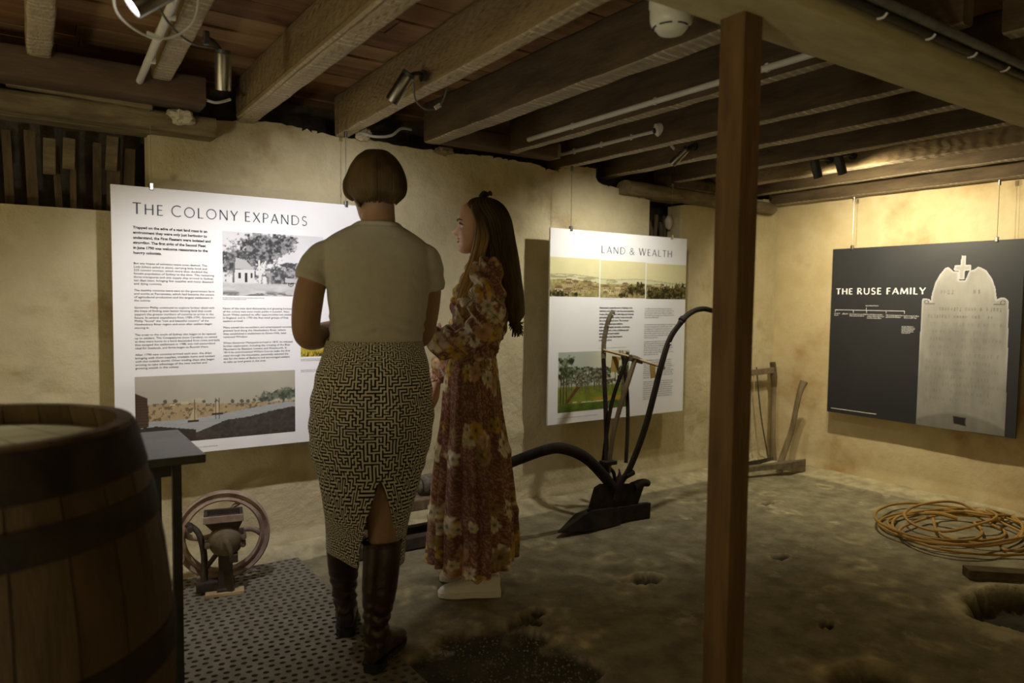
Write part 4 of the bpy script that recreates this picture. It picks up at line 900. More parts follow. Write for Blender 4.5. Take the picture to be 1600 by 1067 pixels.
# ================================================================== IRON PLOUGH
pl = thing('iron_plough', 'old single-furrow iron plough standing before the LAND & WEALTH panel', 'plough', (2.68, 3.0, 0))
def PT(pts, dy): return [(x-2.68, dy if not isinstance(dy, (list, tuple)) else dy[i], z) for i, (x, z) in enumerate(pts)]
PLB = lambda mb, nm, mt_='plough', **k: mb.build(nm, M[mt_], pl, **k)
PLB(MB().prism([(-.19, .022), (.262, .0), (.266, .088), (-.185, .112)], .03, lambda a, b, t: (a, -.10+t, b)), 'landside', smooth=0, bevel=.004)
sh = MB(); sh.loft([[(-.40, -.10, .028), (-.40, -.08, .026), (-.39, -.08, .034), (-.39, -.10, .034)], [(-.20, -.13, .012), (-.20, .02, .008), (-.20, .02, .07), (-.20, -.10, .11)], [(.02, -.115, .004), (.02, .13, .004), (.02, .12, .05), (.02, -.10, .095)]])
PLB(sh, 'share', smooth=0, bevel=.003)
mbm = MB(); rg = []
for i in range(11):   # twisting mouldboard
    t = i/10; x = -.19+.45*t; yb = -.09+.16*t; yt = -.085+.30*t*t; zt = .115+.12*math.sin(min(1, t*1.6)*PI/2)-.02*t; zb = .085-.02*t
    rg.append([(x+.05*t*q, yb+(yt-yb)*q+.0, zb+(zt-zb)*q) for q in (0, .35, .7, 1)]+[(x+.05*t*q, yb+(yt-yb)*q+.014, zb+(zt-zb)*q) for q in (1, .7, .35, 0)])
PLB(mbm.loft(rg), 'mouldboard', smooth=50)
PLB(MB().prism([(-.185, .10), (-.14, .228), (-.10, .242), (.20, .205), (.235, .205), (.17, .07)], .022, lambda a, b, t: (a, -.085+t, b)), 'frog', smooth=0, bevel=.006)
PLB(MB().tube([(.15, -.07, .19), (.22, -.07, .205), (.268, -.07, .196)], [.03, .024, .020], 10, 4), 'handle_stub')
PLB(MB().tube(PT([(2.70, .17), (2.66, .225), (2.585, .305), (2.47, .402), (2.335, .462), (2.22, .472), (2.02, .437), (1.80, .385), (1.66, .36)], [-.07]*9), [.034, .032, .030, .028, .024], 10, 6, flat=.7), 'beam')
PLB(MB().tube([(-1.03, -.10, .36), (-1.05, -.07, .345), (-1.03, -.04, .36)], .008, 8, 5), 'hitch_ring')
lh = PT([(2.66, .20), (2.655, .30), (2.694, .60), (2.695, .92), (2.707, 1.03), (2.737, 1.138), (2.772, 1.186)], [-.06, -.04, .02, .05, .06, .06, .06])
PLB(MB().tube(lh[:4], [.017, .017, .017], 4, 8, flat=.35, up=(1, 0, 0)), 'left_handle')
PLB(MB().tube(lh[3:], [.0185, .0175, .0175], 4, 8, flat=.45, up=(1, 0, 0)), 'left_handle_grip', 'iron_b')
for z, x in ((1.165, 2.757), (1.105, 2.727), (.955, 2.697)):
    PLB(MB().ell((x-2.68, .047, z), (.0045, .006, .0045), 8, 6), 'rivet', 'tag')
rh = PT([(2.68, .14), (2.71, .225), (2.775, .315), (2.865, .51), (2.932, .73), (2.985, .895), (3.05, 1.04), (3.15, 1.14)], [-.09, -.09, -.10, -.11, -.12, -.12, -.12, -.12])
PLB(MB().tube(rh, [.022, .021, .022, .021, .018], 8, 6, flat=.6, up=(1, 0, 0)), 'right_handle')
PLB(MB().tube(PT([(3.125, 1.12), (3.18, 1.165), (3.25, 1.195), (3.325, 1.205), (3.40, 1.195)], [-.12]*5), [.017, .016, .015], 10, 6), 'right_handle_grip')
PLB(MB().tube(PT([(3.135, 1.135), (3.155, 1.15)], [-.12, -.12]), .021, 10, 1), 'collar')
PLB(MB().ell((3.04-2.68, -.133, 1.005), (.007, .006, .007), 8, 6), 'rivet', 'tag')
PLB(MB().tube(PT([(2.675, .28), (2.72, .55), (2.855, .918)], [-.03, -.03, -.04]), [.018, .019, .019], 4, 4, flat=.4, up=(1, 0, 0)), 'strut', 'toolwood')
PLB(MB().tube(PT([(2.655, .28), (2.715, .66), (2.815, .93)], [.0, .0, -.02]), [.014, .015, .016], 4, 4, flat=.4, up=(1, 0, 0)), 'strut')
PLB(MB().tube(PT([(2.842, .93), (2.858, .76), (2.845, .56), (2.79, .33)], [.05, .03, 0, -.05]), .011, 6, 4), 'strut')
PLB(MB().tube(PT([(2.69, .968), (2.85, .925), (2.90, .905), (3.01, .865)], [.05, -.02, -.06, -.12]), .0075, 8, 5), 'cross_rod', 'palewood')
PLB(MB().tube(PT([(2.825, .925), (2.87, .915), (2.905, .90)], [-.03, -.03, -.05]), [.019, .02, .014], 8, 4), 'rod_cap', 'iron_b')
PLB(MB().box((2.765-2.68, .03, .885), (.055, .003, .09), Matrix.Rotation(.12, 3, 'Y')), 'paper_tag', 'ochre', smooth=0)
PLB(MB().box((2.985-2.68, -.05, .845), (.04, .003, .085), Matrix.Rotation(-.12, 3, 'Y')), 'paper_tag', 'ochre', smooth=0)
PLB(MB().box((2.665-2.68, -.04, .345), (.085, .06, .022)), 'handle_clamp', smooth=0, bevel=.004)
PLB(MB().tube(PT([(2.70, .30), (2.745, .265), (2.775, .19)], [-.02, 0, .02]), .011, 8, 5), 'stay')
PLB(MB().tube(PT([(2.745, .27), (2.80, .285)], [-.10, -.10]), .016, 10, 1), 'clamp_bolt')

# ================================================================== BENCH AND WOOL ROLL
bn = thing('low_bench', 'low dark bench between the two women, against the wall', 'bench', (1.58, 3.24, 0))
MB().box((0, 0, .215), (.50, .16, .055)).build('top', M['toolwood'], bn, 0, .006)
for x in (-.20, .165): MB().box((x, 0, .115), (.04, .14, .15), Matrix.Rotation(.12 if x > 0 else -.12, 3, 'Y')).build('leg', M['toolwood'], bn, 0, .004)
for y in (-.075,): MB().box((0, y, .036), (.62, .055, .060)).build('runner', M['iron'], bn, 0, .005)
MB().box((0, .07, .036), (.62, .045, .060)).build('runner', M['iron'], bn, 0, .005)
rl = MB().tube([(-.11, 0, 0), (-.06, 0, .003), (.06, 0, .002), (.11, 0, 0)], [.036, .050, .052, .050, .036], 22, 8)
rl.v = [tuple(Vector(v)*(1+.05*nz(v[0], v[1], v[2], 40)+.03*nz(v[0], v[1], v[2], 90))) for v in rl.v]
o = thing('wool_roll', 'fuzzy grey roll lying on the low bench', 'roll', (1.735, 3.235, .294)); rl.build('bundle', M['wool'], o, 180)
for x in (-.10, .10): MB().tube([(x, .042*math.cos(a), .042*math.sin(a)) for a in np.linspace(0, 2*PI, 14)], .004, 6, 2).build('end_band', M['iron'], o)

# ================================================================== TOOLS IN THE CORNER
sw = thing('frame_saw', 'old wooden frame saw leaning in the corner behind the post', 'saw', (4.55, 3.36, 0))
MB().tube([(.205, .03, .03), (.195, .035, .18), (.205, .045, .40), (.215, .055, .62)], [.030, .024, .019, .021], 10, 5, flat=.7).build('cheek', M['toolwood'], sw)
MB().tube([(.215, .055, .60), (.216, .058, .68), (.205, .065, .79)], [.024, .030, .024], 8, 4, flat=.7).build('cheek_head', M['joist_dark'], sw)
MB().box((.06, .055, .725), (.34, .022, .045), Matrix.Rotation(-.03, 3, 'Y')).build('stretcher', M['toolwood'], sw, 0, .003)
MB().tube([(-.225, .03, .03), (-.215, .04, .4), (-.215, .055, .76)], [.028, .02, .022], 10, 4, flat=.7).build('cheek', M['toolwood'], sw)
MB().tube([(-.01, .05, .76), (.06, .05, .40), (.145, .03, .04)], .005, 6, 4).build('tension_rod', M['iron'], sw)
MB().tube([(-.03, .06, .73), (.0, .05, .40), (.035, .04, .05)], .0035, 6, 4).build('cord', M['palewood'], sw)
MB().box((-.01, .02, .035), (.42, .003, .05)).build('blade', M['iron'], sw, 0)
mk = thing('mattock', 'mattock with a curved wooden handle standing on its head by the right wall corner', 'mattock', (4.50, 3.14, 0))
MB().tube([(.04, .04, .07), (.075, .03, .16), (.11, .0, .32), (.125, -.02, .48), (.14, -.035, .60), (.165, -.05, .68)], [.026, .023, .021, .020, .022, .030], 12, 6, flat=.75).build('handle', M['toolwood'], mk)
hd = MB(); rg = []
for t in np.linspace(0, 1, 12):
    x = -.42+.62*t; hh = .020+.012*math.exp(-((t-.72)/.1)**2)+.034*max(0, t-.72)/.28; wv = .020+.016*math.exp(-((t-.72)/.09)**2)-.014*max(0, t-.8)/.2
    cz = .055+.018*math.sin(t*PI)-.0*t; y = .10-.16*t
    rg.append([(x, y+wv*a, cz+hh*b) for a, b in ((-1, -1), (1, -1), (1, 1), (-1, 1))])
hd.loft(rg).build('head', M['iron_b'], mk, 0, .004)

# ================================================================== CORD COIL, BLOCK, STONES
co = thing('cord_coil', 'loose coil of orange cord on the floor near the right wall', 'cord', (4.2, 1.82, .012))
r = random.Random(5); pts = []
for k in range(7*14):
    a = 2*PI*k/14; turn = k//14
    rr_ = (.30+.10*math.sin(turn*1.9)); ox = .10*math.sin(turn*2.3); oy = .07*math.cos(turn*3.1)
    ex = 1.25+.15*math.sin(turn*1.3)
    pts.append((ox+rr_*ex*math.cos(a)+.03*math.sin(a*2+turn), oy+rr_*.86*math.sin(a)+.02*math.cos(a*3+turn), .004+.008*turn*(.5+.5*math.sin(a*1.5+turn))+.003*turn))
pts += [(.42, -.10, .03), (.30, -.22, .01), (.12, -.30, .005), (-.05, -.34, .005), (-.15, -.30, .005), (-.10, -.25, .005)]
MB().tube(pts, .0075, 8, 5).build('cord', M['cord'], co)
MB().tube([(.05, .02, .05), (.02, .1, .062), (.0, .17, .05)], .012, 8, 4).build('tie', M['cord'], co)
bk = MB().box((0, 0, .0), (.34, .075, .045), Matrix.Rotation(-.75, 3, 'Z')).build('timber_offcut', M['joist_dark'], None, 0, .004); bk.location = (3.66, 1.37, .022)
tag(bk, 'dark timber offcut lying by the large pit in the floor at right', 'timber')
st = MB(); r = random.Random(11); n = 0
while n < 900:
    x = r.uniform(.95, 1.62); y = r.uniform(1.5, 2.3)
    d = floor_dirt(x, y)
    if d < .5 or (x < 1.07): continue
    s = r.choice((.002, .003, .003, .004, .006)); z = floor_h(x, y)+s*.5; n += 1
    v = [(x+s*a*r.uniform(.7, 1.3), y+s*b*r.uniform(.7, 1.3), z+s*c*r.uniform(.6, 1.1)) for a, b, c in ((1, 0, 0), (-1, 0, 0), (0, 1, 0), (0, -1, 0), (0, 0, 1), (0, 0, -1))]
    st.add(v, [(0, 2, 4), (2, 1, 4), (1, 3, 4), (3, 0, 4), (2, 0, 5), (1, 2, 5), (3, 1, 5), (0, 3, 5)])
o = st.build('gravel', M['stone'], None, 0); o['kind'] = 'stuff'; tag(o, 'loose pale grit in the broken floor patch beside the boots', 'gravel')

# ================================================================== PEOPLE
def ering(cx, cy, z, hx, hy, n=40, p=2.2, tilt=0, f=None):
    out = []
    for k in range(n):
        a = 2*PI*k/n; c, s = math.cos(a), math.sin(a)
        x = cx+hx*math.copysign(abs(c)**(2/p), c); y = cy+hy*math.copysign(abs(s)**(2/p), s)
        out.append(Vector((x, y, z+tilt*(y-cy))))
    return out
def interp_rows(rows, n):
    """rows: (z, a, b, ...) -> n smooth rows"""
    R = np.array(rows, float); t = np.linspace(0, len(R)-1, n); out = []
    for q in t:
        i = min(int(q), len(R)-2); f = q-i; p0, p1, p2, p3 = R[max(i-1, 0)], R[i], R[i+1], R[min(i+2, len(R)-1)]
        out.append(.5*((2*p1)+(p2-p0)*f+(2*p0-5*p1+4*p2-p3)*f*f+(3*p1-p0-3*p2+p3)*f**3))
    return out
def head_rings(n=48):
    # head facing +y, centred between the eyes and ears; rows: z, front y, back y, half width
    rows = [(-.118, .066, .020, .012), (-.112, .078, .004, .030), (-.098, .084, -.018, .044), (-.080, .083, -.042, .055), (-.055, .084, -.070, .064), (-.03, .086, -.088, .070), (0, .086, -.099, .0745),
            (.025, .091, -.103, .077), (.055, .089, -.101, .0755), (.085, .075, -.088, .066), (.105, .050, -.064, .048), (.114, .020, -.034, .026), (.117, .002, -.012, .008)]
    rings = []
    for z, fy, by, hw in interp_rows(rows, 64):
        cy = by+(fy-by)*.5; hy = (fy-by)/2; ring = []
        for k in range(n):
            a = 2*PI*k/n; c, s = math.cos(a), math.sin(a)
            x = hw*math.copysign(abs(c)**.92, c); y = cy+hy*math.copysign(abs(s)**.92, s)
            if s > 0:
                g = lambda w: math.exp(-(x/w)**2)
                nose = .029*math.exp(-((z+.028)/.012)**2)*g(.0125) + .014*math.exp(-((z+.006)/.020)**2)*g(.009)
                nose += .006*math.exp(-((z+.033)/.009)**2)*(math.exp(-((abs(x)-.012)/.007)**2))
                lips = .0075*math.exp(-((z+.054)/.006)**2)*g(.021)+.0065*math.exp(-((z+.067)/.006)**2)*g(.019)-.004*math.exp(-((z+.0605)/.003)**2)*g(.022)
                chin = .007*math.exp(-((z+.098)/.014)**2)*g(.02)-.004*math.exp(-((z+.08)/.008)**2)*g(.025)
                brow = .004*math.exp(-((z-.020)/.010)**2)*math.exp(-((abs(x)-.028)/.02)**2)
                sock = -.009*math.exp(-((z-.001)/.012)**2)*math.exp(-((abs(x)-.032)/.016)**2)-.004*math.exp(-((z-.004)/.01)**2)*g(.012)
                cheek = .004*math.exp(-((z+.025)/.02)**2)*math.exp(-((abs(x)-.042)/.018)**2)
                y += (nose+lips+chin+brow+sock+cheek)*min(1, s*2.2)
            ring.append(Vector((x, y, z)))
        rings.append(ring)
    return rings
def add_head(mb, T):
    mb.loft([[T @ v for v in r] for r in head_rings()])
    for sg in (-1, 1):
        e = MB().ell((sg*.077, -.012, -.006), (.009, .019, .031), 14, 10, Matrix.Rotation(sg*.25, 3, 'Z')); mb.add([T @ Vector(v) for v in e.v], e.f)
def face_parts(T, parent, lip='lip', brow='hair1'):
    for sg in (-1, 1):
        e = MB().ell((sg*.0315, .0680, .000), (.0135, .0125, .0118), 16, 12); e.v = [T @ Vector(v) for v in e.v]
        eye = e.build('eye', M['eye'], parent, 180)
        i = MB().ell((sg*.0315, .0770, .000), (.0068, .0040, .0068), 12, 8); i.v = [T @ Vector(v) for v in i.v]; i.build('iris', M['iris'], eye, 180)
        l = MB().tube([T @ Vector(p) for p in ((sg*.016, .0775, .004), (sg*.024, .083, .0105), (sg*.032, .084, .0125), (sg*.042, .078, .009), (sg*.048, .069, .001))], [.0016, .0028, .003, .0028, .0016], 6, 4); l.build('eyelid', M['iris'], parent, 180)
        b = MB().tube([T @ Vector(p) for p in ((sg*.012, .0915, .022), (sg*.024, .0935, .0265), (sg*.040, .086, .0275), (sg*.052, .072, .022))], [.0022, .0034, .0030, .0014], 6, 4); b.build('eyebrow', M[brow], parent, 180)
    for z, r_, w_ in ((-.0545, .0042, .021), (-.0665, .0048, .019)):
        u = MB().tube([T @ Vector((x, .0905-.5*(x*x)/.03, z+(.002 if z > -.06 else -.001)*(1-abs(x)/w_))) for x in np.linspace(-w_, w_, 7)], [.0012, r_*.8, r_, r_*.8, .0012], 8, 3); u.build('lip', M[lip], parent, 180)
def hand_mb(T, curl=.5, thumb=1, L=1.0, side=1):
    """hand hanging along -z from the wrist at the origin, palm facing +y, thumb on side*x"""
    mb = MB(); s = side
    rr = [[(x*hx*L, (y*hy+oy)*L, z*L) for x, y in ((-1, -.5), (-.6, -1), (0, -1.05), (.6, -1), (1, -.5), (1, .5), (.6, 1), (0, 1.05), (-.6, 1), (-1, .5))] for z, hx, hy, oy in ((.012, .024, .017, 0), (-.01, .027, .017, 0), (-.04, .036, .016, .0), (-.07, .040, .014, 0), (-.088, .040, .012, 0), (-.096, .035, .008, 0))]
    mb.loft([[T @ Vector(p) for p in r] for r in rr])
    for k, (x, ln, dr) in enumerate(((.030, .070, .002), (.011, .080, -.003), (-.009, .074, -.001), (-.028, .058, .006))):
        P = [Vector((s*x, 0, -.070+dr))]; a = .10+.1*curl; p = Vector((s*x, 0, -.088+dr))
        P.append(p.copy())
        for q, f in enumerate((.46, .30, .24)):
            a += curl*(.55+.2*k*.3)*(1 if q else .6); p = p+Vector((s*x*.06*f, math.sin(a), -math.cos(a)))*ln*f; P.append(p.copy())
        mb.tube([T @ (v*L) for v in P], [.0088*L, .0090*L, .0084*L, .0078*L, .0058*L], 8, 4)
    P = [Vector((s*.018, .004, -.018)), Vector((s*.038, .014, -.040)), Vector((s*.047, .026, -.066)), Vector((s*.044, .036, -.090))]
    mb.tube([T @ (v*L) for v in P], [.013*L, .0115*L, .0095*L, .0065*L], 8, 4)
    return mb
def limb(mb, pts, rad, n=18, sub=8, flat=None): mb.tube(pts, rad, n, sub, flat)

# ---------------------------------------------------------------- woman in grey tee and patterned skirt (seen from behind)
w1 = thing('person', 'woman with short brown bob in grey tee and black patterned skirt, seen from behind', 'person', (.95, 2.30, .0095), -math.radians(22.44))
HT1 = Matrix.Translation((.034, .035, 1.614)) @ Matrix.Scale(.95, 4) @ Matrix.Rotation(math.radians(36), 4, 'Z') @ Matrix.Rotation(math.radians(-14), 4, 'X')
B = MB()
tors = [(.80, .027, .0, .17, .115), (.90, .028, -.01, .172, .118), (1.0, .032, -.004, .158, .105), (1.08, .036, .0, .140, .092), (1.18, .042, .0, .142, .092), (1.28, .042, .0, .155, .098), (1.36, .038, .004, .165, .095), (1.41, .037, .006, .150, .085), (1.45, .037, .008, .105, .068), (1.475, .040, .010, .066, .056)]
B.loft([ering(cx, cy, z, hx, hy) for z, cx, cy, hx, hy in interp_rows(tors, 40)])
B.loft([ering(cx, cy, z, hx, hy, 24, 2) for z, cx, cy, hx, hy in interp_rows([(1.42, .043, .012, .075, .062), (1.47, .045, .014, .062, .058), (1.50, .047, .018, .0575, .056), (1.54, .047, .022, .055, .056), (1.60, .045, .026, .055, .06)], 14)])
add_head(B, HT1)
limb(B, [(-.115, .0, 1.365), (-.168, -.004, 1.29), (-.188, -.012, 1.19), (-.188, -.010, 1.118), (-.165, .05, 1.100), (-.115, .14, 1.115), (-.06, .215, 1.135)], [.042, .048, .050, .047, .047, .043, .034, .026], flat=1.05)
limb(B, [(.19, .0, 1.365), (.215, .02, 1.29), (.212, .055, 1.19), (.20, .085, 1.12), (.185, .14, 1.095), (.14, .21, 1.115), (.09, .25, 1.135)], [.042, .046, .046, .045, .045, .041, .034, .026], flat=1.05)
limb(B, [(-.06, .0, .86), (-.066, .06, .62), (-.072, .10, .47), (-.072, .13, .34), (-.066, .15, .12), (-.064, .155, .06)], [.098, .078, .050, .042, .026, .024], 20)
limb(B, [(.10, .0, .86), (.080, -.03, .62), (.062, -.065, .47), (.058, -.10, .34), (.038, -.118, .12), (.036, -.12, .06)], [.098, .078, .052, .042, .026, .024], 20)
body = MB(); me_append(body, remesh(B, .0048, 2))
for T, s in ((Matrix.Translation((-.055, .225, 1.138)) @ Matrix.Rotation(math.radians(-38), 4, 'Z') @ Matrix.Rotation(math.radians(88), 4, 'X'), -1), (Matrix.Translation((.085, .262, 1.138)) @ Matrix.Rotation(math.radians(48), 4, 'Z') @ Matrix.Rotation(math.radians(86), 4, 'X'), 1)):
    h = hand_mb(T, .6, side=s, L=.95); body.add(h.v, h.f)
body.build('body', M['skin1'], w1, 180)
face_parts(HT1, w1, 'lip', 'hair1')
# tee
Tm = MB()
tee = [(1.055, .037, .0, .157, .118), (1.10, .041, .0, .157, .112), (1.15, .045, .0, .161, .110), (1.22, .047, .0, .168, .112), (1.285, .046, .0, .176, .114), (1.34, .042, .002, .186, .112), (1.385, .038, .004, .188, .104), (1.42, .038, .007, .174, .092), (1.445, .040, .010, .146, .080), (1.466, .042, .012, .110, .071), (1.482, .044, .013, .084, .065), (1.493, .045, .014, .066, .061)]
Tm.loft([ering(cx, cy, z, hx, hy, 48, 2.3) for z, cx, cy, hx, hy in interp_rows(tee, 60)])
limb(Tm, [(-.085, .004, 1.395), (-.128, .002, 1.370), (-.160, -.002, 1.330), (-.175, -.006, 1.285)], [.042, .056, .058, .0575], 20)
limb(Tm, [(.160, .004, 1.395), (.200, .004, 1.370), (.216, .012, 1.330), (.224, .02, 1.262)], [.042, .056, .056, .052], 20)
def tee_fold(x, y, z):
    d = .0016*mnoise.noise(Vector((x*8, y*8, z*14)))
    d += .0030*math.exp(-((z-1.135-.05*abs(x-.04))/.035)**2)*math.sin((z+abs(x-.04)*.35)*150)
    d += .0022*math.exp(-((z-1.30)/.05)**2)*math.sin(z*120+x*60)*(1 if abs(x-.04) > .12 else 0)
    return d-.002*math.exp(-((z-1.478)/.004)**2)
link('tee_shirt', remesh(Tm, .005, 3, 'tee_shirt', tee_fold), M['tee'], w1, 180)
# skirt with a back slit, maze print
def maze(w_, h_, seed=3):
    r = random.Random(seed); g = np.zeros((h_, w_), bool); st_ = [(1, 1)]; g[1, 1] = True
    while st_:
        y, x = st_[-1]; op = []
        for dy, dx in ((0, 2), (0, -2), (2, 0), (-2, 0)):
            a, b = y+dy, (x+dx) % w_
            if 0 < a < h_-1 and not g[a, b]: op.append((dy, dx))
        if not op: st_.pop(); continue
        # favour short straight runs so the corridors coil like a key pattern
        dy, dx = r.choice(op); g[y+dy//2, (x+dx//2) % w_] = True; g[y+dy, (x+dx) % w_] = True; st_.append((y+dy, (x+dx) % w_))
    return g
SKW, SKH = 240, 165
mz = maze(SKW, SKH)
sk_rows = [(1.090, .036, .0, .158, .120), (1.05, .035, -.002, .168, .126), (.99, .0325, -.010, .185, .136), (.90, .028, -.022, .199, .152), (.82, .0265, -.025, .2045, .156), (.73, .022, -.018, .197, .146), (.62, .021, -.006, .170, .132), (.50, .0135, .0, .1445, .122), (.44, .008, .0, .134, .117), (.375, .005, .0, .130, .114)]
rows = interp_rows(sk_rows, SKH+1); V = []; UVc = []
def slit(z):    # angular edges of the slit, as x offsets at the back
    if z >= .635: return .046, .046
    t = (.640-z)/.25; return .046-.064*min(1, t)**.9, .046+.064*min(1, t)**.72
for z, cx, cy, hx, hy in rows:
    xl, xr = slit(z)
    aL = -PI/2+math.asin(max(-1, min(1, (xl-cx)/hx))); aR = -PI/2+math.asin(max(-1, min(1, (xr-cx)/hx)))
    for k in range(SKW+1):
        a = aR+(2*PI+aL-aR)*k/SKW; c, s = math.cos(a), math.sin(a); p = 2.15
        x = cx+hx*math.copysign(abs(c)**(2/p), c); y = cy+hy*math.copysign(abs(s)**(2/p), s)
        bump_ = .014*math.exp(-((z-.85)/.08)**2)*(math.exp(-((x-.10)/.06)**2)+math.exp(-((x+.045)/.06)**2)) if s < 0 else 0
        wr = .0022*math.sin(z*70+x*26)*math.exp(-((z-.86)/.16)**2)+.0018*math.sin(z*110-x*40)*math.exp(-((z-.68)/.08)**2)
        zz = z+.02*max(0, s)-.012*max(0, (z < .5)*(x-cx)/hx)*(.5-z)/.12*2
        if z < .52 and s < 0: zz -= .034*((.52-z)/.145)**1.5*math.exp(-((x-(xl if x < .046 else xr))/.05)**2)
        V.append((x+(x-cx)*wr*6, y-bump_+(y-cy)*wr*6, zz))
F = [(j*(SKW+1)+k, j*(SKW+1)+k+1, (j+1)*(SKW+1)+k+1, (j+1)*(SKW+1)+k) for j in range(SKH) for k in range(SKW)]
me = bpy.data.meshes.new('pencil_skirt'); me.from_pydata(V, [], F)
cA, cB = lin((.84, .84, .80)), lin((.10, .10, .11)); cc = np.repeat(np.array([cB if mz[SKH-1-j, k] else cA for j in range(SKH) for k in range(SKW)]), 4, axis=0)
set_col(me, cc, 'CORNER'); o = link('pencil_skirt', me, M['skirt'], w1, 180); sd = o.modifiers.new('thick', 'SOLIDIFY'); sd.thickness = .004; sd.offset = -1
# boots
def boot(pts, name, foot_dir, heel):
    mb = MB(); mb.tube(pts['shaft'], pts['r'], 26, 8)
    top = pts['shaft'][0]
    fd = Vector((math.sin(foot_dir), math.cos(foot_dir), 0)); sd_ = Vector((fd.y, -fd.x, 0)); h0 = Vector((heel[0], heel[1], 0)); rg = []
    for t, hw, zb, zt in ((-.040, .020, .032, .075), (-.032, .030, .028, .12), (0, .036, .028, .145), (.04, .037, .024, .135), (.085, .038, .014, .100), (.13, .042, .008, .074), (.17, .042, .007, .058), (.205, .032, .008, .046), (.222, .014, .012, .032)):
        rg.append([h0+fd*t+sd_*(hw*math.copysign(abs(math.cos(a))**.8, math.cos(a)))+Vector((0, 0, (zb+zt)/2+(zt-zb)/2*math.copysign(abs(math.sin(a))**.8, math.sin(a)))) for a in np.linspace(0, 2*PI, 21)[:-1]])
    mb.loft(rg)
    def cr(x, y, z):
        f = math.exp(-((z-.16)/.07)**2); return .0035*f*math.sin(z*150+x*30+4*mnoise.noise(Vector((x*20, y*20, z*14))))+.0035*mnoise.noise(Vector((x*14, y*14, z*9)))
    me = remesh(mb, .0045, 2, name, cr); bo = link(name, me, M['boot'], w1, 180)
    s_ = MB(); out = [(-.042, .020), (-.034, .032), (0, .038), (.04, .036), (.09, .037), (.135, .043), (.175, .043), (.21, .033), (.228, .014)]
    poly = [(t, w_) for t, w_ in out]+[(t, -w_) for t, w_ in reversed(out)]
    s_.prism(poly, .009, lambda a, b, t: tuple(h0+fd*a+sd_*b+Vector((0, 0, .004+t+(.020 if a < .05 else .020*max(0, (.09-a)/.04) if a < .09 else 0)))))
    s_.build('sole', M['black'], bo, 0)
    hp_ = [(-.040, .022), (-.02, .034), (.02, .035), (.032, .030)]; hp_ = hp_+[(a, -b) for a, b in reversed(hp_)]
    MB().prism(hp_, .028, lambda a, b, t: tuple(h0+fd*a+sd_*b+Vector((0, 0, .001+t)))).build('heel', M['black'], bo, 0)
    rim = [top+Vector((math.cos(a)*pts['r'][0]*1.01, math.sin(a)*pts['r'][0]*1.01, 0)) for a in np.linspace(0, 2*PI, 29)]
    MB().tube(rim, .004, 6, 1).build('top_band', M['boot'], bo, 180)
    return bo
boot({'shaft': [Vector(p) for p in ((-.076, .108, .432), (-.076, .120, .36), (-.074, .135, .26), (-.070, .150, .17), (-.066, .155, .10))], 'r': [.0585, .059, .057, .043, .040]}, 'knee_boot', .0, (-.066, .150))
boot({'shaft': [Vector(p) for p in ((.060, -.085, .415), (.058, -.095, .35), (.050, -.108, .26), (.040, -.118, .17), (.036, -.12, .10))], 'r': [.064, .063, .058, .044, .042]}, 'knee_boot', .42, (.036, -.125))
# bob
def hair_shell(T, rows, n=72, seed=0, amp=.003, front=None, band=.010):
    """rows: z, cx, cy, hx, hy"""
    rg = []
    for z, cx, cy, hx, hy in interp_rows(rows, 46):
        ring = []
        for k in range(n):
            a = 2*PI*k/n; st_ = 1+amp/.1*(mnoise.noise(Vector((math.cos(a)*5+seed, math.sin(a)*5, z*3)))+.8*mnoise.noise(Vector((math.cos(a)*16+seed, math.sin(a)*16, z*4))))
            ring.append(T @ Vector((cx+hx*math.cos(a)*st_, cy+hy*math.sin(a)*st_, z+(front(a) if front else 0)*0)))
        rg.append(ring)
    return rg
HB = Matrix.Translation((.040, .022, 0))
bob = [(1.560, .004, -.040, .060, .045), (1.566, .003, -.036, .076, .062), (1.580, .002, -.028, .090, .084), (1.600, .001, -.02, .0975, .096), (1.622, .000, -.012, .099, .104), (1.65, .000, -.006, .0945, .108), (1.675, .000, -.002, .086, .102), (1.70, .000, .0, .069, .085), (1.720, .0, .004, .056, .066), (1.733, .0, .006, .034, .040), (1.738, .0, .006, .008, .01)]
hb = MB().loft(hair_shell(HB, bob, seed=2))
Ri = random.Random(8)
for k in range(230):     # locks following the skull from the crown to the blunt edge
    a = -PI/2+Ri.uniform(-2.0, 1.75); P = []
    for z, cx, cy, hx, hy in interp_rows(bob[::-1], 9)[1:]:
        q = 1.0+.006; P.append(HB @ Vector((cx+hx*q*math.cos(a), cy+hy*q*math.sin(a), z)))
    P[-1].z -= Ri.uniform(.0, .012); P[-1].z -= .010 if math.sin(a) > -.3 and math.cos(a) < 0 else 0
    hb.tube(P, [.002, .0035, .0045, .004, .0015], 5, 3)
hair = hb.build('bob_hair', M['hair1'], w1, 180)
# side lock before the ear on the left
MB().tube([HB @ Vector(p) for p in ((-.070, .05, 1.68), (-.093, .045, 1.63), (-.094, .035, 1.59), (-.078, .025, 1.566))], [.016, .020, .016, .004], 10, 6, flat=.6).build('side_lock', M['hair1'], hair, 180)
MB().tube([HB @ Vector(p) for p in ((-.060, -.03, 1.60), (-.066, -.03, 1.575), (-.058, -.028, 1.556))], [.016, .012, .003], 8, 5).build('side_lock', M['hair1'], hair, 180)

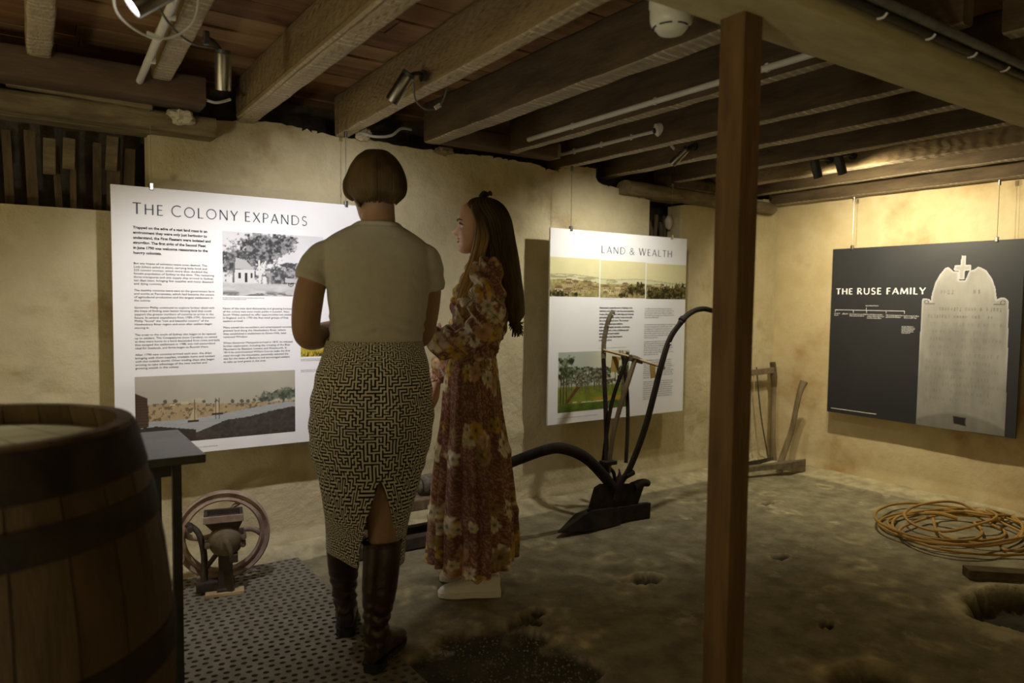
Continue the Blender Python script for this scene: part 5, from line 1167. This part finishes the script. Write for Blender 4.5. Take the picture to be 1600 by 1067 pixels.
# ---------------------------------------------------------------- woman in the floral dress (profile, facing left)
w2 = thing('person', 'woman with long hair in rust floral maxi dress and white sneakers, in profile', 'person', (1.52, 2.62, 0), -math.radians(30.12))
HT2 = Matrix.Translation((.066, .0, 1.548)) @ Matrix.Scale(.955, 4) @ Matrix.Rotation(PI/2, 4, 'Z')     # face toward -x
B = MB()
tor2 = [(.84, .04, 0, .07, .09), (.98, .042, 0, .078, .10), (1.08, .055, 0, .092, .115), (1.18, .070, 0, .094, .125), (1.27, .077, 0, .092, .135), (1.34, .086, 0, .076, .13), (1.39, .092, 0, .068, .10), (1.42, .095, 0, .055, .06)]
B.loft([ering(cx, cy, z, hx, hy) for z, cx, cy, hx, hy in interp_rows(tor2, 30)])
B.loft([ering(cx, cy, z, hx, hy, 24, 2) for z, cx, cy, hx, hy in interp_rows([(1.36, .095, 0, .055, .06), (1.42, .088, 0, .05, .052), (1.46, .080, 0, .050, .050), (1.52, .08, 0, .05, .05)], 12)])
add_head(B, HT2)
limb(B, [(.095, -.14, 1.355), (.090, -.18, 1.24), (.075, -.19, 1.10), (.02, -.165, 1.075), (-.06, -.10, 1.085), (-.105, -.03, 1.085)], [.045, .043, .038, .036, .030, .024], 16)
limb(B, [(.085, .14, 1.355), (.055, .185, 1.22), (-.005, .19, 1.07), (-.065, .17, .97), (-.113, .15, .875)], [.045, .042, .036, .032, .024], 16)
for y in (-.085, .085): limb(B, [(.04, y*.7, .86), (.045, y, .48), (.055, y, .30), (.07, y, .10), (.072, y, .05)], [.062, .055, .05, .034, .033], 16)
body = MB(); me_append(body, remesh(B, .0036, 1))
h = hand_mb(Matrix.Translation((-.113, .15, .882)) @ Matrix.Rotation(math.radians(8), 4, 'Y') @ Matrix.Rotation(math.radians(62), 4, 'Z'), .42, side=1, L=.98); body.add(h.v, h.f)
h = hand_mb(Matrix.Translation((-.104, -.035, 1.086)) @ Matrix.Rotation(math.radians(-20), 4, 'Z') @ Matrix.Rotation(math.radians(90), 4, 'X') @ Matrix.Rotation(math.radians(80), 4, 'Z'), .7, side=1, L=.95); body.add(h.v, h.f)
body.build('body', M['skin2'], w2, 180)
face_parts(HT2, w2, 'lip', 'hair1')
# floral print
RF = random.Random(21); FL = []
def zone(z):
    return (z > 1.02) or (.875 < z < 1.0) or (.60 < z < .735) or (.31 < z < .40) or (z < .245)
while len(FL) < 620:
    s_, z = RF.uniform(-.85, .95), RF.uniform(.10, 1.46)
    if zone(z): FL.append((s_, z, RF.uniform(.022, .055), RF.randrange(5), RF.uniform(0, 6.28), RF.choice((5, 6, 7, 9))))
PET = [lin((.90, .85, .72)), lin((.84, .70, .34)), lin((.80, .64, .53)), lin((.93, .90, .82)), lin((.66, .58, .36))]
CEN = [lin((.40, .36, .20)), lin((.44, .28, .12)), lin((.58, .46, .18)), lin((.42, .40, .30)), lin((.34, .27, .13))]
def floral(s_, z):
    s_ = np.asarray(s_); z = np.asarray(z)
    sp = vn(s_, z, 190, 3); c = mixc(lin((.50, .35, .31))+0*s_[..., None], lin((.72, .58, .50))+0*s_[..., None], sm(sp, .50, .8))
    dk = sm(fbm(s_, z, 6, 5, 2), .5, .7)*.25; c = mixc(c, lin((.30, .18, .15))+0*c, dk)
    for fs, fz, fr, kind, ph, npet in FL:
        dx = s_-fs; dz = z-fz; near = (np.abs(dx) < fr*1.3) & (np.abs(dz) < fr*1.3)
        if not near.any(): continue
        i = np.where(near); d = np.hypot(dx[i], dz[i])/fr; an = np.arctan2(dz[i], dx[i])+ph
        wob = vn(s_[i]+ph, z[i], 70, kind)-.5; edge = .86+.10*np.cos(an*npet)+.45*wob; k = sm(edge-d, 0, .22); tone = (.70+.30*np.abs(np.cos(an*npet*.5))*np.clip(d*1.4, 0, 1)+.25*wob)[:, None]
        cc_ = c[i]; cc_ = mixc(cc_, PET[kind]*tone, k*.92); cc_ = mixc(cc_, CEN[kind]+0*cc_, sm(.27-d, 0, .12)*.8); c[i] = cc_
    return c
# bodice with gathered sleeves
D = MB()
bod = [(.955, .042, 0, .106, .132), (.99, .042, 0, .103, .126), (1.02, .046, 0, .105, .128), (1.06, .055, 0, .111, .135), (1.13, .070, 0, .122, .148), (1.19, .077, 0, .123, .154), (1.25, .077, 0, .118, .158), (1.30, .082, 0, .108, .160), (1.345, .088, 0, .092, .158), (1.385, .092, 0, .076, .125), (1.415, .093, 0, .066, .085), (1.44, .089, 0, .060, .062)]
D.loft([ering(cx, cy, z, hx, hy, 48, 2.1) for z, cx, cy, hx, hy in interp_rows(bod, 50)])
limb(D, [(.095, -.12, 1.385), (.10, -.165, 1.32), (.098, -.19, 1.22), (.085, -.20, 1.11), (.050, -.195, 1.068), (-.02, -.165, 1.062), (-.085, -.12, 1.072), (-.118, -.085, 1.085)], [.052, .066, .068, .072, .072, .066, .066, .062, .030], 20, 8)
limb(D, [(.09, .12, 1.385), (.07, .17, 1.32), (.045, .19, 1.22), (.0, .195, 1.10), (-.05, .18, 1.01), (-.09, .165, .94), (-.112, .152, .875)], [.052, .066, .066, .066, .060, .052, .046, .032], 20, 8)
def gath(x, y, z):
    f = 1 if (abs(y) > .13 or x < -.03) else .45
    ax = x*.8+z*.6
    d = .0095*f*math.sin(ax*120+5*mnoise.noise(Vector((x*9, y*9, z*9))))+.006*f*mnoise.noise(Vector((x*22, y*22, z*22)))
    if .96 < z < 1.02 and x > -.07 and abs(y) < .14: d = .003*math.sin(math.atan2(y, x-.04)*40)-.004
    return d
bm_ = remesh(D, .0052, 2, 'dress_bodice', gath)
co_ = np.empty(len(bm_.vertices)*3, 'f'); bm_.vertices.foreach_get('co', co_); co_ = co_.reshape(-1, 3)
no_ = np.empty(len(bm_.vertices)*3, 'f'); bm_.vertices.foreach_get('normal', no_); no_ = no_.reshape(-1, 3)
set_col(bm_, floral(np.where(np.abs(no_[:, 0]) > np.abs(no_[:, 1]), co_[:, 1]+.6*np.sign(no_[:, 0]), co_[:, 0]+np.where(co_[:, 1] > 0, .3, 0)), co_[:, 2]))
link('dress_bodice', bm_, M['cloth_print'], w2, 180)
sk2 = [(1.0, .042, 0, .100, .122), (.97, .041, 0, .106, .130), (.92, .041, 0, .112, .140), (.84, .0415, 0, .120, .152), (.773, .0425, 0, .1255, .165), (.69, .044, 0, .136, .180), (.608, .0445, 0, .1475, .195), (.52, .0455, 0, .156, .205), (.443, .0455, 0, .1645, .215), (.36, .047, 0, .172, .224), (.276, .049, 0, .180, .232), (.20, .049, 0, .184, .236), (.135, .047, 0, .185, .238)]
NA = 260; V = []; SS = []; ZZ = []
for z, cx, cy, hx, hy in interp_rows(sk2, 190):
    g = min(1, max(0, (1.0-z)/.5)); tier = .006*math.exp(-((z-.60)/.02)**2)+.006*math.exp(-((z-.34)/.02)**2)
    for k in range(NA):
        a = 2*PI*k/NA; w_ = .05*mnoise.noise(Vector((math.cos(a)*2, math.sin(a)*2, z*1.2)))
        fo = math.sin(9*a+1.3+14*w_)*.6+math.sin(15*a+.4+18*w_+z*1.5)*.5+math.sin(26*a+2+z*3)*(.35+.3*(1-g))
        q = 1+(.014+.085*g)*fo+tier/.15
        V.append((cx+hx*q*math.cos(a), cy+hy*q*math.sin(a), z-(.010*math.sin(3*a) if z < .3 else 0)*(0.3-z)/.165)); SS.append((a if a < PI else a-2*PI)*.19); ZZ.append(z)
F = [(j*NA+k, j*NA+(k+1) % NA, (j+1)*NA+(k+1) % NA, (j+1)*NA+k) for j in range(189) for k in range(NA)]
me = bpy.data.meshes.new('dress_skirt'); me.from_pydata(V, [], F); set_col(me, floral(np.array(SS), np.array(ZZ)))
o = link('dress_skirt', me, M['cloth_print'], w2, 180); sd = o.modifiers.new('thick', 'SOLIDIFY'); sd.thickness = .003; sd.offset = -1
# sneakers (toes toward -x)
def sneaker(y):
    L0 = .172; so = MB(); prof = [(0, .024, .030), (.008, .034, .03), (.06, .036, .03), (.12, .036, .03), (.18, .043, .028), (.225, .040, .027), (.255, .026, .026), (.264, .012, .026)]
    rg = [[(L0-t, y+hw*b, z) for b, z in ((-1, .003), (1, .003), (1.04, zt), (-1.04, zt))] for t, hw, zt in prof]
    so_ = thing_part = so.loft(rg)
    up = MB(); rg = []
    for t, hw, zt in ((.004, .020, .075), (.016, .031, .088), (.05, .034, .086), (.085, .034, .083), (.12, .034, .080), (.16, .038, .068), (.20, .039, .056), (.235, .032, .047), (.254, .018, .038), (.259, .008, .033)):
        rg.append([(L0-t, y+hw*math.copysign(abs(math.cos(a))**.75, math.cos(a)), .026+(zt-.026)*max(0, math.sin(a))**.8) for a in np.linspace(-.15, PI+.15, 17)])
    u = up.loft(rg).build('sneaker', M['sneaker'], w2, 180); so_.build('sole', M['sole'], u, 30, .003)
    for k in range(4):
        x = L0-.118-.022*k; zt = .083-.007*k; MB().tube([(x+.004, y-.020, zt-.010), (x, y, zt+.003), (x-.004, y+.020, zt-.010)], .0035, 6, 5, flat=.5).build('lace', M['sole'], u)
sneaker(-.088); sneaker(.085)
# long hair: brown at the crown, fair toward the ends
HC = []
def hair_col(p, seed=0):
    z = p[2]; t = min(1, max(0, (1.50-z)/.36)); f = min(1, max(0, (.07-p[0])/.09)); r_ = .5+.5*mnoise.noise(Vector((p[0]*60+seed, p[1]*60, z*5)))
    k = min(1, .05+.42*t*r_+.75*f*(.5+.5*t)+.12*r_+(.52*sm(1.60-z, 0, .16) if seed else 0)); return tuple(lin((.145, .105, .075))*(1-k)+lin((.74, .62, .39) if seed else (.60, .49, .29))*k)
def hair_build(mb, name, parent, seed=0):
    me = mb.mesh(name); set_col(me, np.array([hair_col(v, seed) for v in mb.v])); return link(name, me, M['hair2'], parent, 180)
lh_ = [(1.150, .222, 0, .020, .045), (1.175, .216, 0, .040, .075), (1.23, .205, 0, .050, .092), (1.30, .190, 0, .056, .105), (1.36, .170, .0, .066, .108), (1.42, .152, 0, .075, .101), (1.48, .141, 0, .074, .094), (1.54, .134, .0, .070, .0905), (1.575, .121, 0, .074, .091), (1.60, .106, 0, .080, .088), (1.625, .092, 0, .080, .080), (1.645, .085, 0, .068, .066), (1.660, .083, 0, .048, .046), (1.668, .083, 0, .022, .022), (1.670, .083, 0, .006, .006)]
hm = MB().loft(hair_shell(Matrix.Identity(4), lh_, n=90, seed=9, amp=.006))
Rh = random.Random(31)
for k in range(120):
    a = Rh.uniform(-2.65, 2.65); P = []; q = Rh.uniform(.99, 1.05); j = Rh.uniform(-.05, .05)
    for i, (z, cx, cy, hx, hy) in enumerate(interp_rows(lh_[::-1], 12)[1:]):
        aa = a+j*i*.25+.10*math.sin(i*1.3+k)*max(0, i-4)/7; qq = q+.05*math.sin(i*1.7+k*2)*max(0, i-4)/7; P.append(Vector((cx+hx*qq*math.cos(aa), cy+hy*qq*math.sin(aa), z)))
    P.append(P[-1]+Vector((Rh.uniform(-.012, .02), Rh.uniform(-.01, .01), -Rh.uniform(.0, .065)*(1 if math.cos(a) > -.5 else .3)))); hm.tube(P, [.003, .007, .008, .007, .006, .002], 6, 3)
lhair = hair_build(hm, 'long_hair', w2)
for k in range(16):     # front locks falling over the near shoulder and down the chest
    y0_ = -.078-.004*(k % 4); t = k/15; dx = Rh.uniform(-.006, .006)
    P = [(.082-.02*t, -.035, 1.660-.004*t), (.040+.03*t, -.070, 1.625), (.058+.025*t, -.090, 1.56), (.060+.035*t+dx, y0_-.012, 1.50), (.046+.035*t+dx, y0_-.016, 1.43), (.022+.05*t+dx, y0_-.045, 1.36), (.0+.05*t+dx, y0_-.072, 1.30), (-.022+.05*t, y0_-.066, 1.245+.03*t*Rh.random())]
    f_ = MB().tube(P, [.004, .007, .008, .008, .007, .006, .002], 7, 5); hair_build(f_, 'front_lock', lhair, k+1)
for k in range(8):      # far side locks
    t = k/7; P = [(.085, .03, 1.662), (.035+.03*t, .07, 1.62), (.055+.03*t, .09, 1.54), (.05+.03*t, .09, 1.44), (.02+.04*t, .13, 1.34), (.0+.04*t, .13, 1.27)]
    f_ = MB().tube(P, [.004, .008, .009, .008, .006, .002], 7, 5); hair_build(f_, 'front_lock', lhair, k+30)
hbm = MB().tube([(.078+.012*math.sin(t), .084*math.cos(t), 1.585+.087*math.sin(t)) for t in np.linspace(-.15, PI+.15, 21)], .0065, 8, 2, flat=1.8)
hbm.tube([(.070, -.012, 1.672), (.088, -.004, 1.688), (.106, .008, 1.680)], [.007, .011, .007], 8, 4); hbm.tube([(.10, -.012, 1.676), (.112, -.002, 1.690), (.118, .01, 1.682)], [.005, .009, .005], 8, 4)
hbm.build('headband', M['black'], lhair, 180)
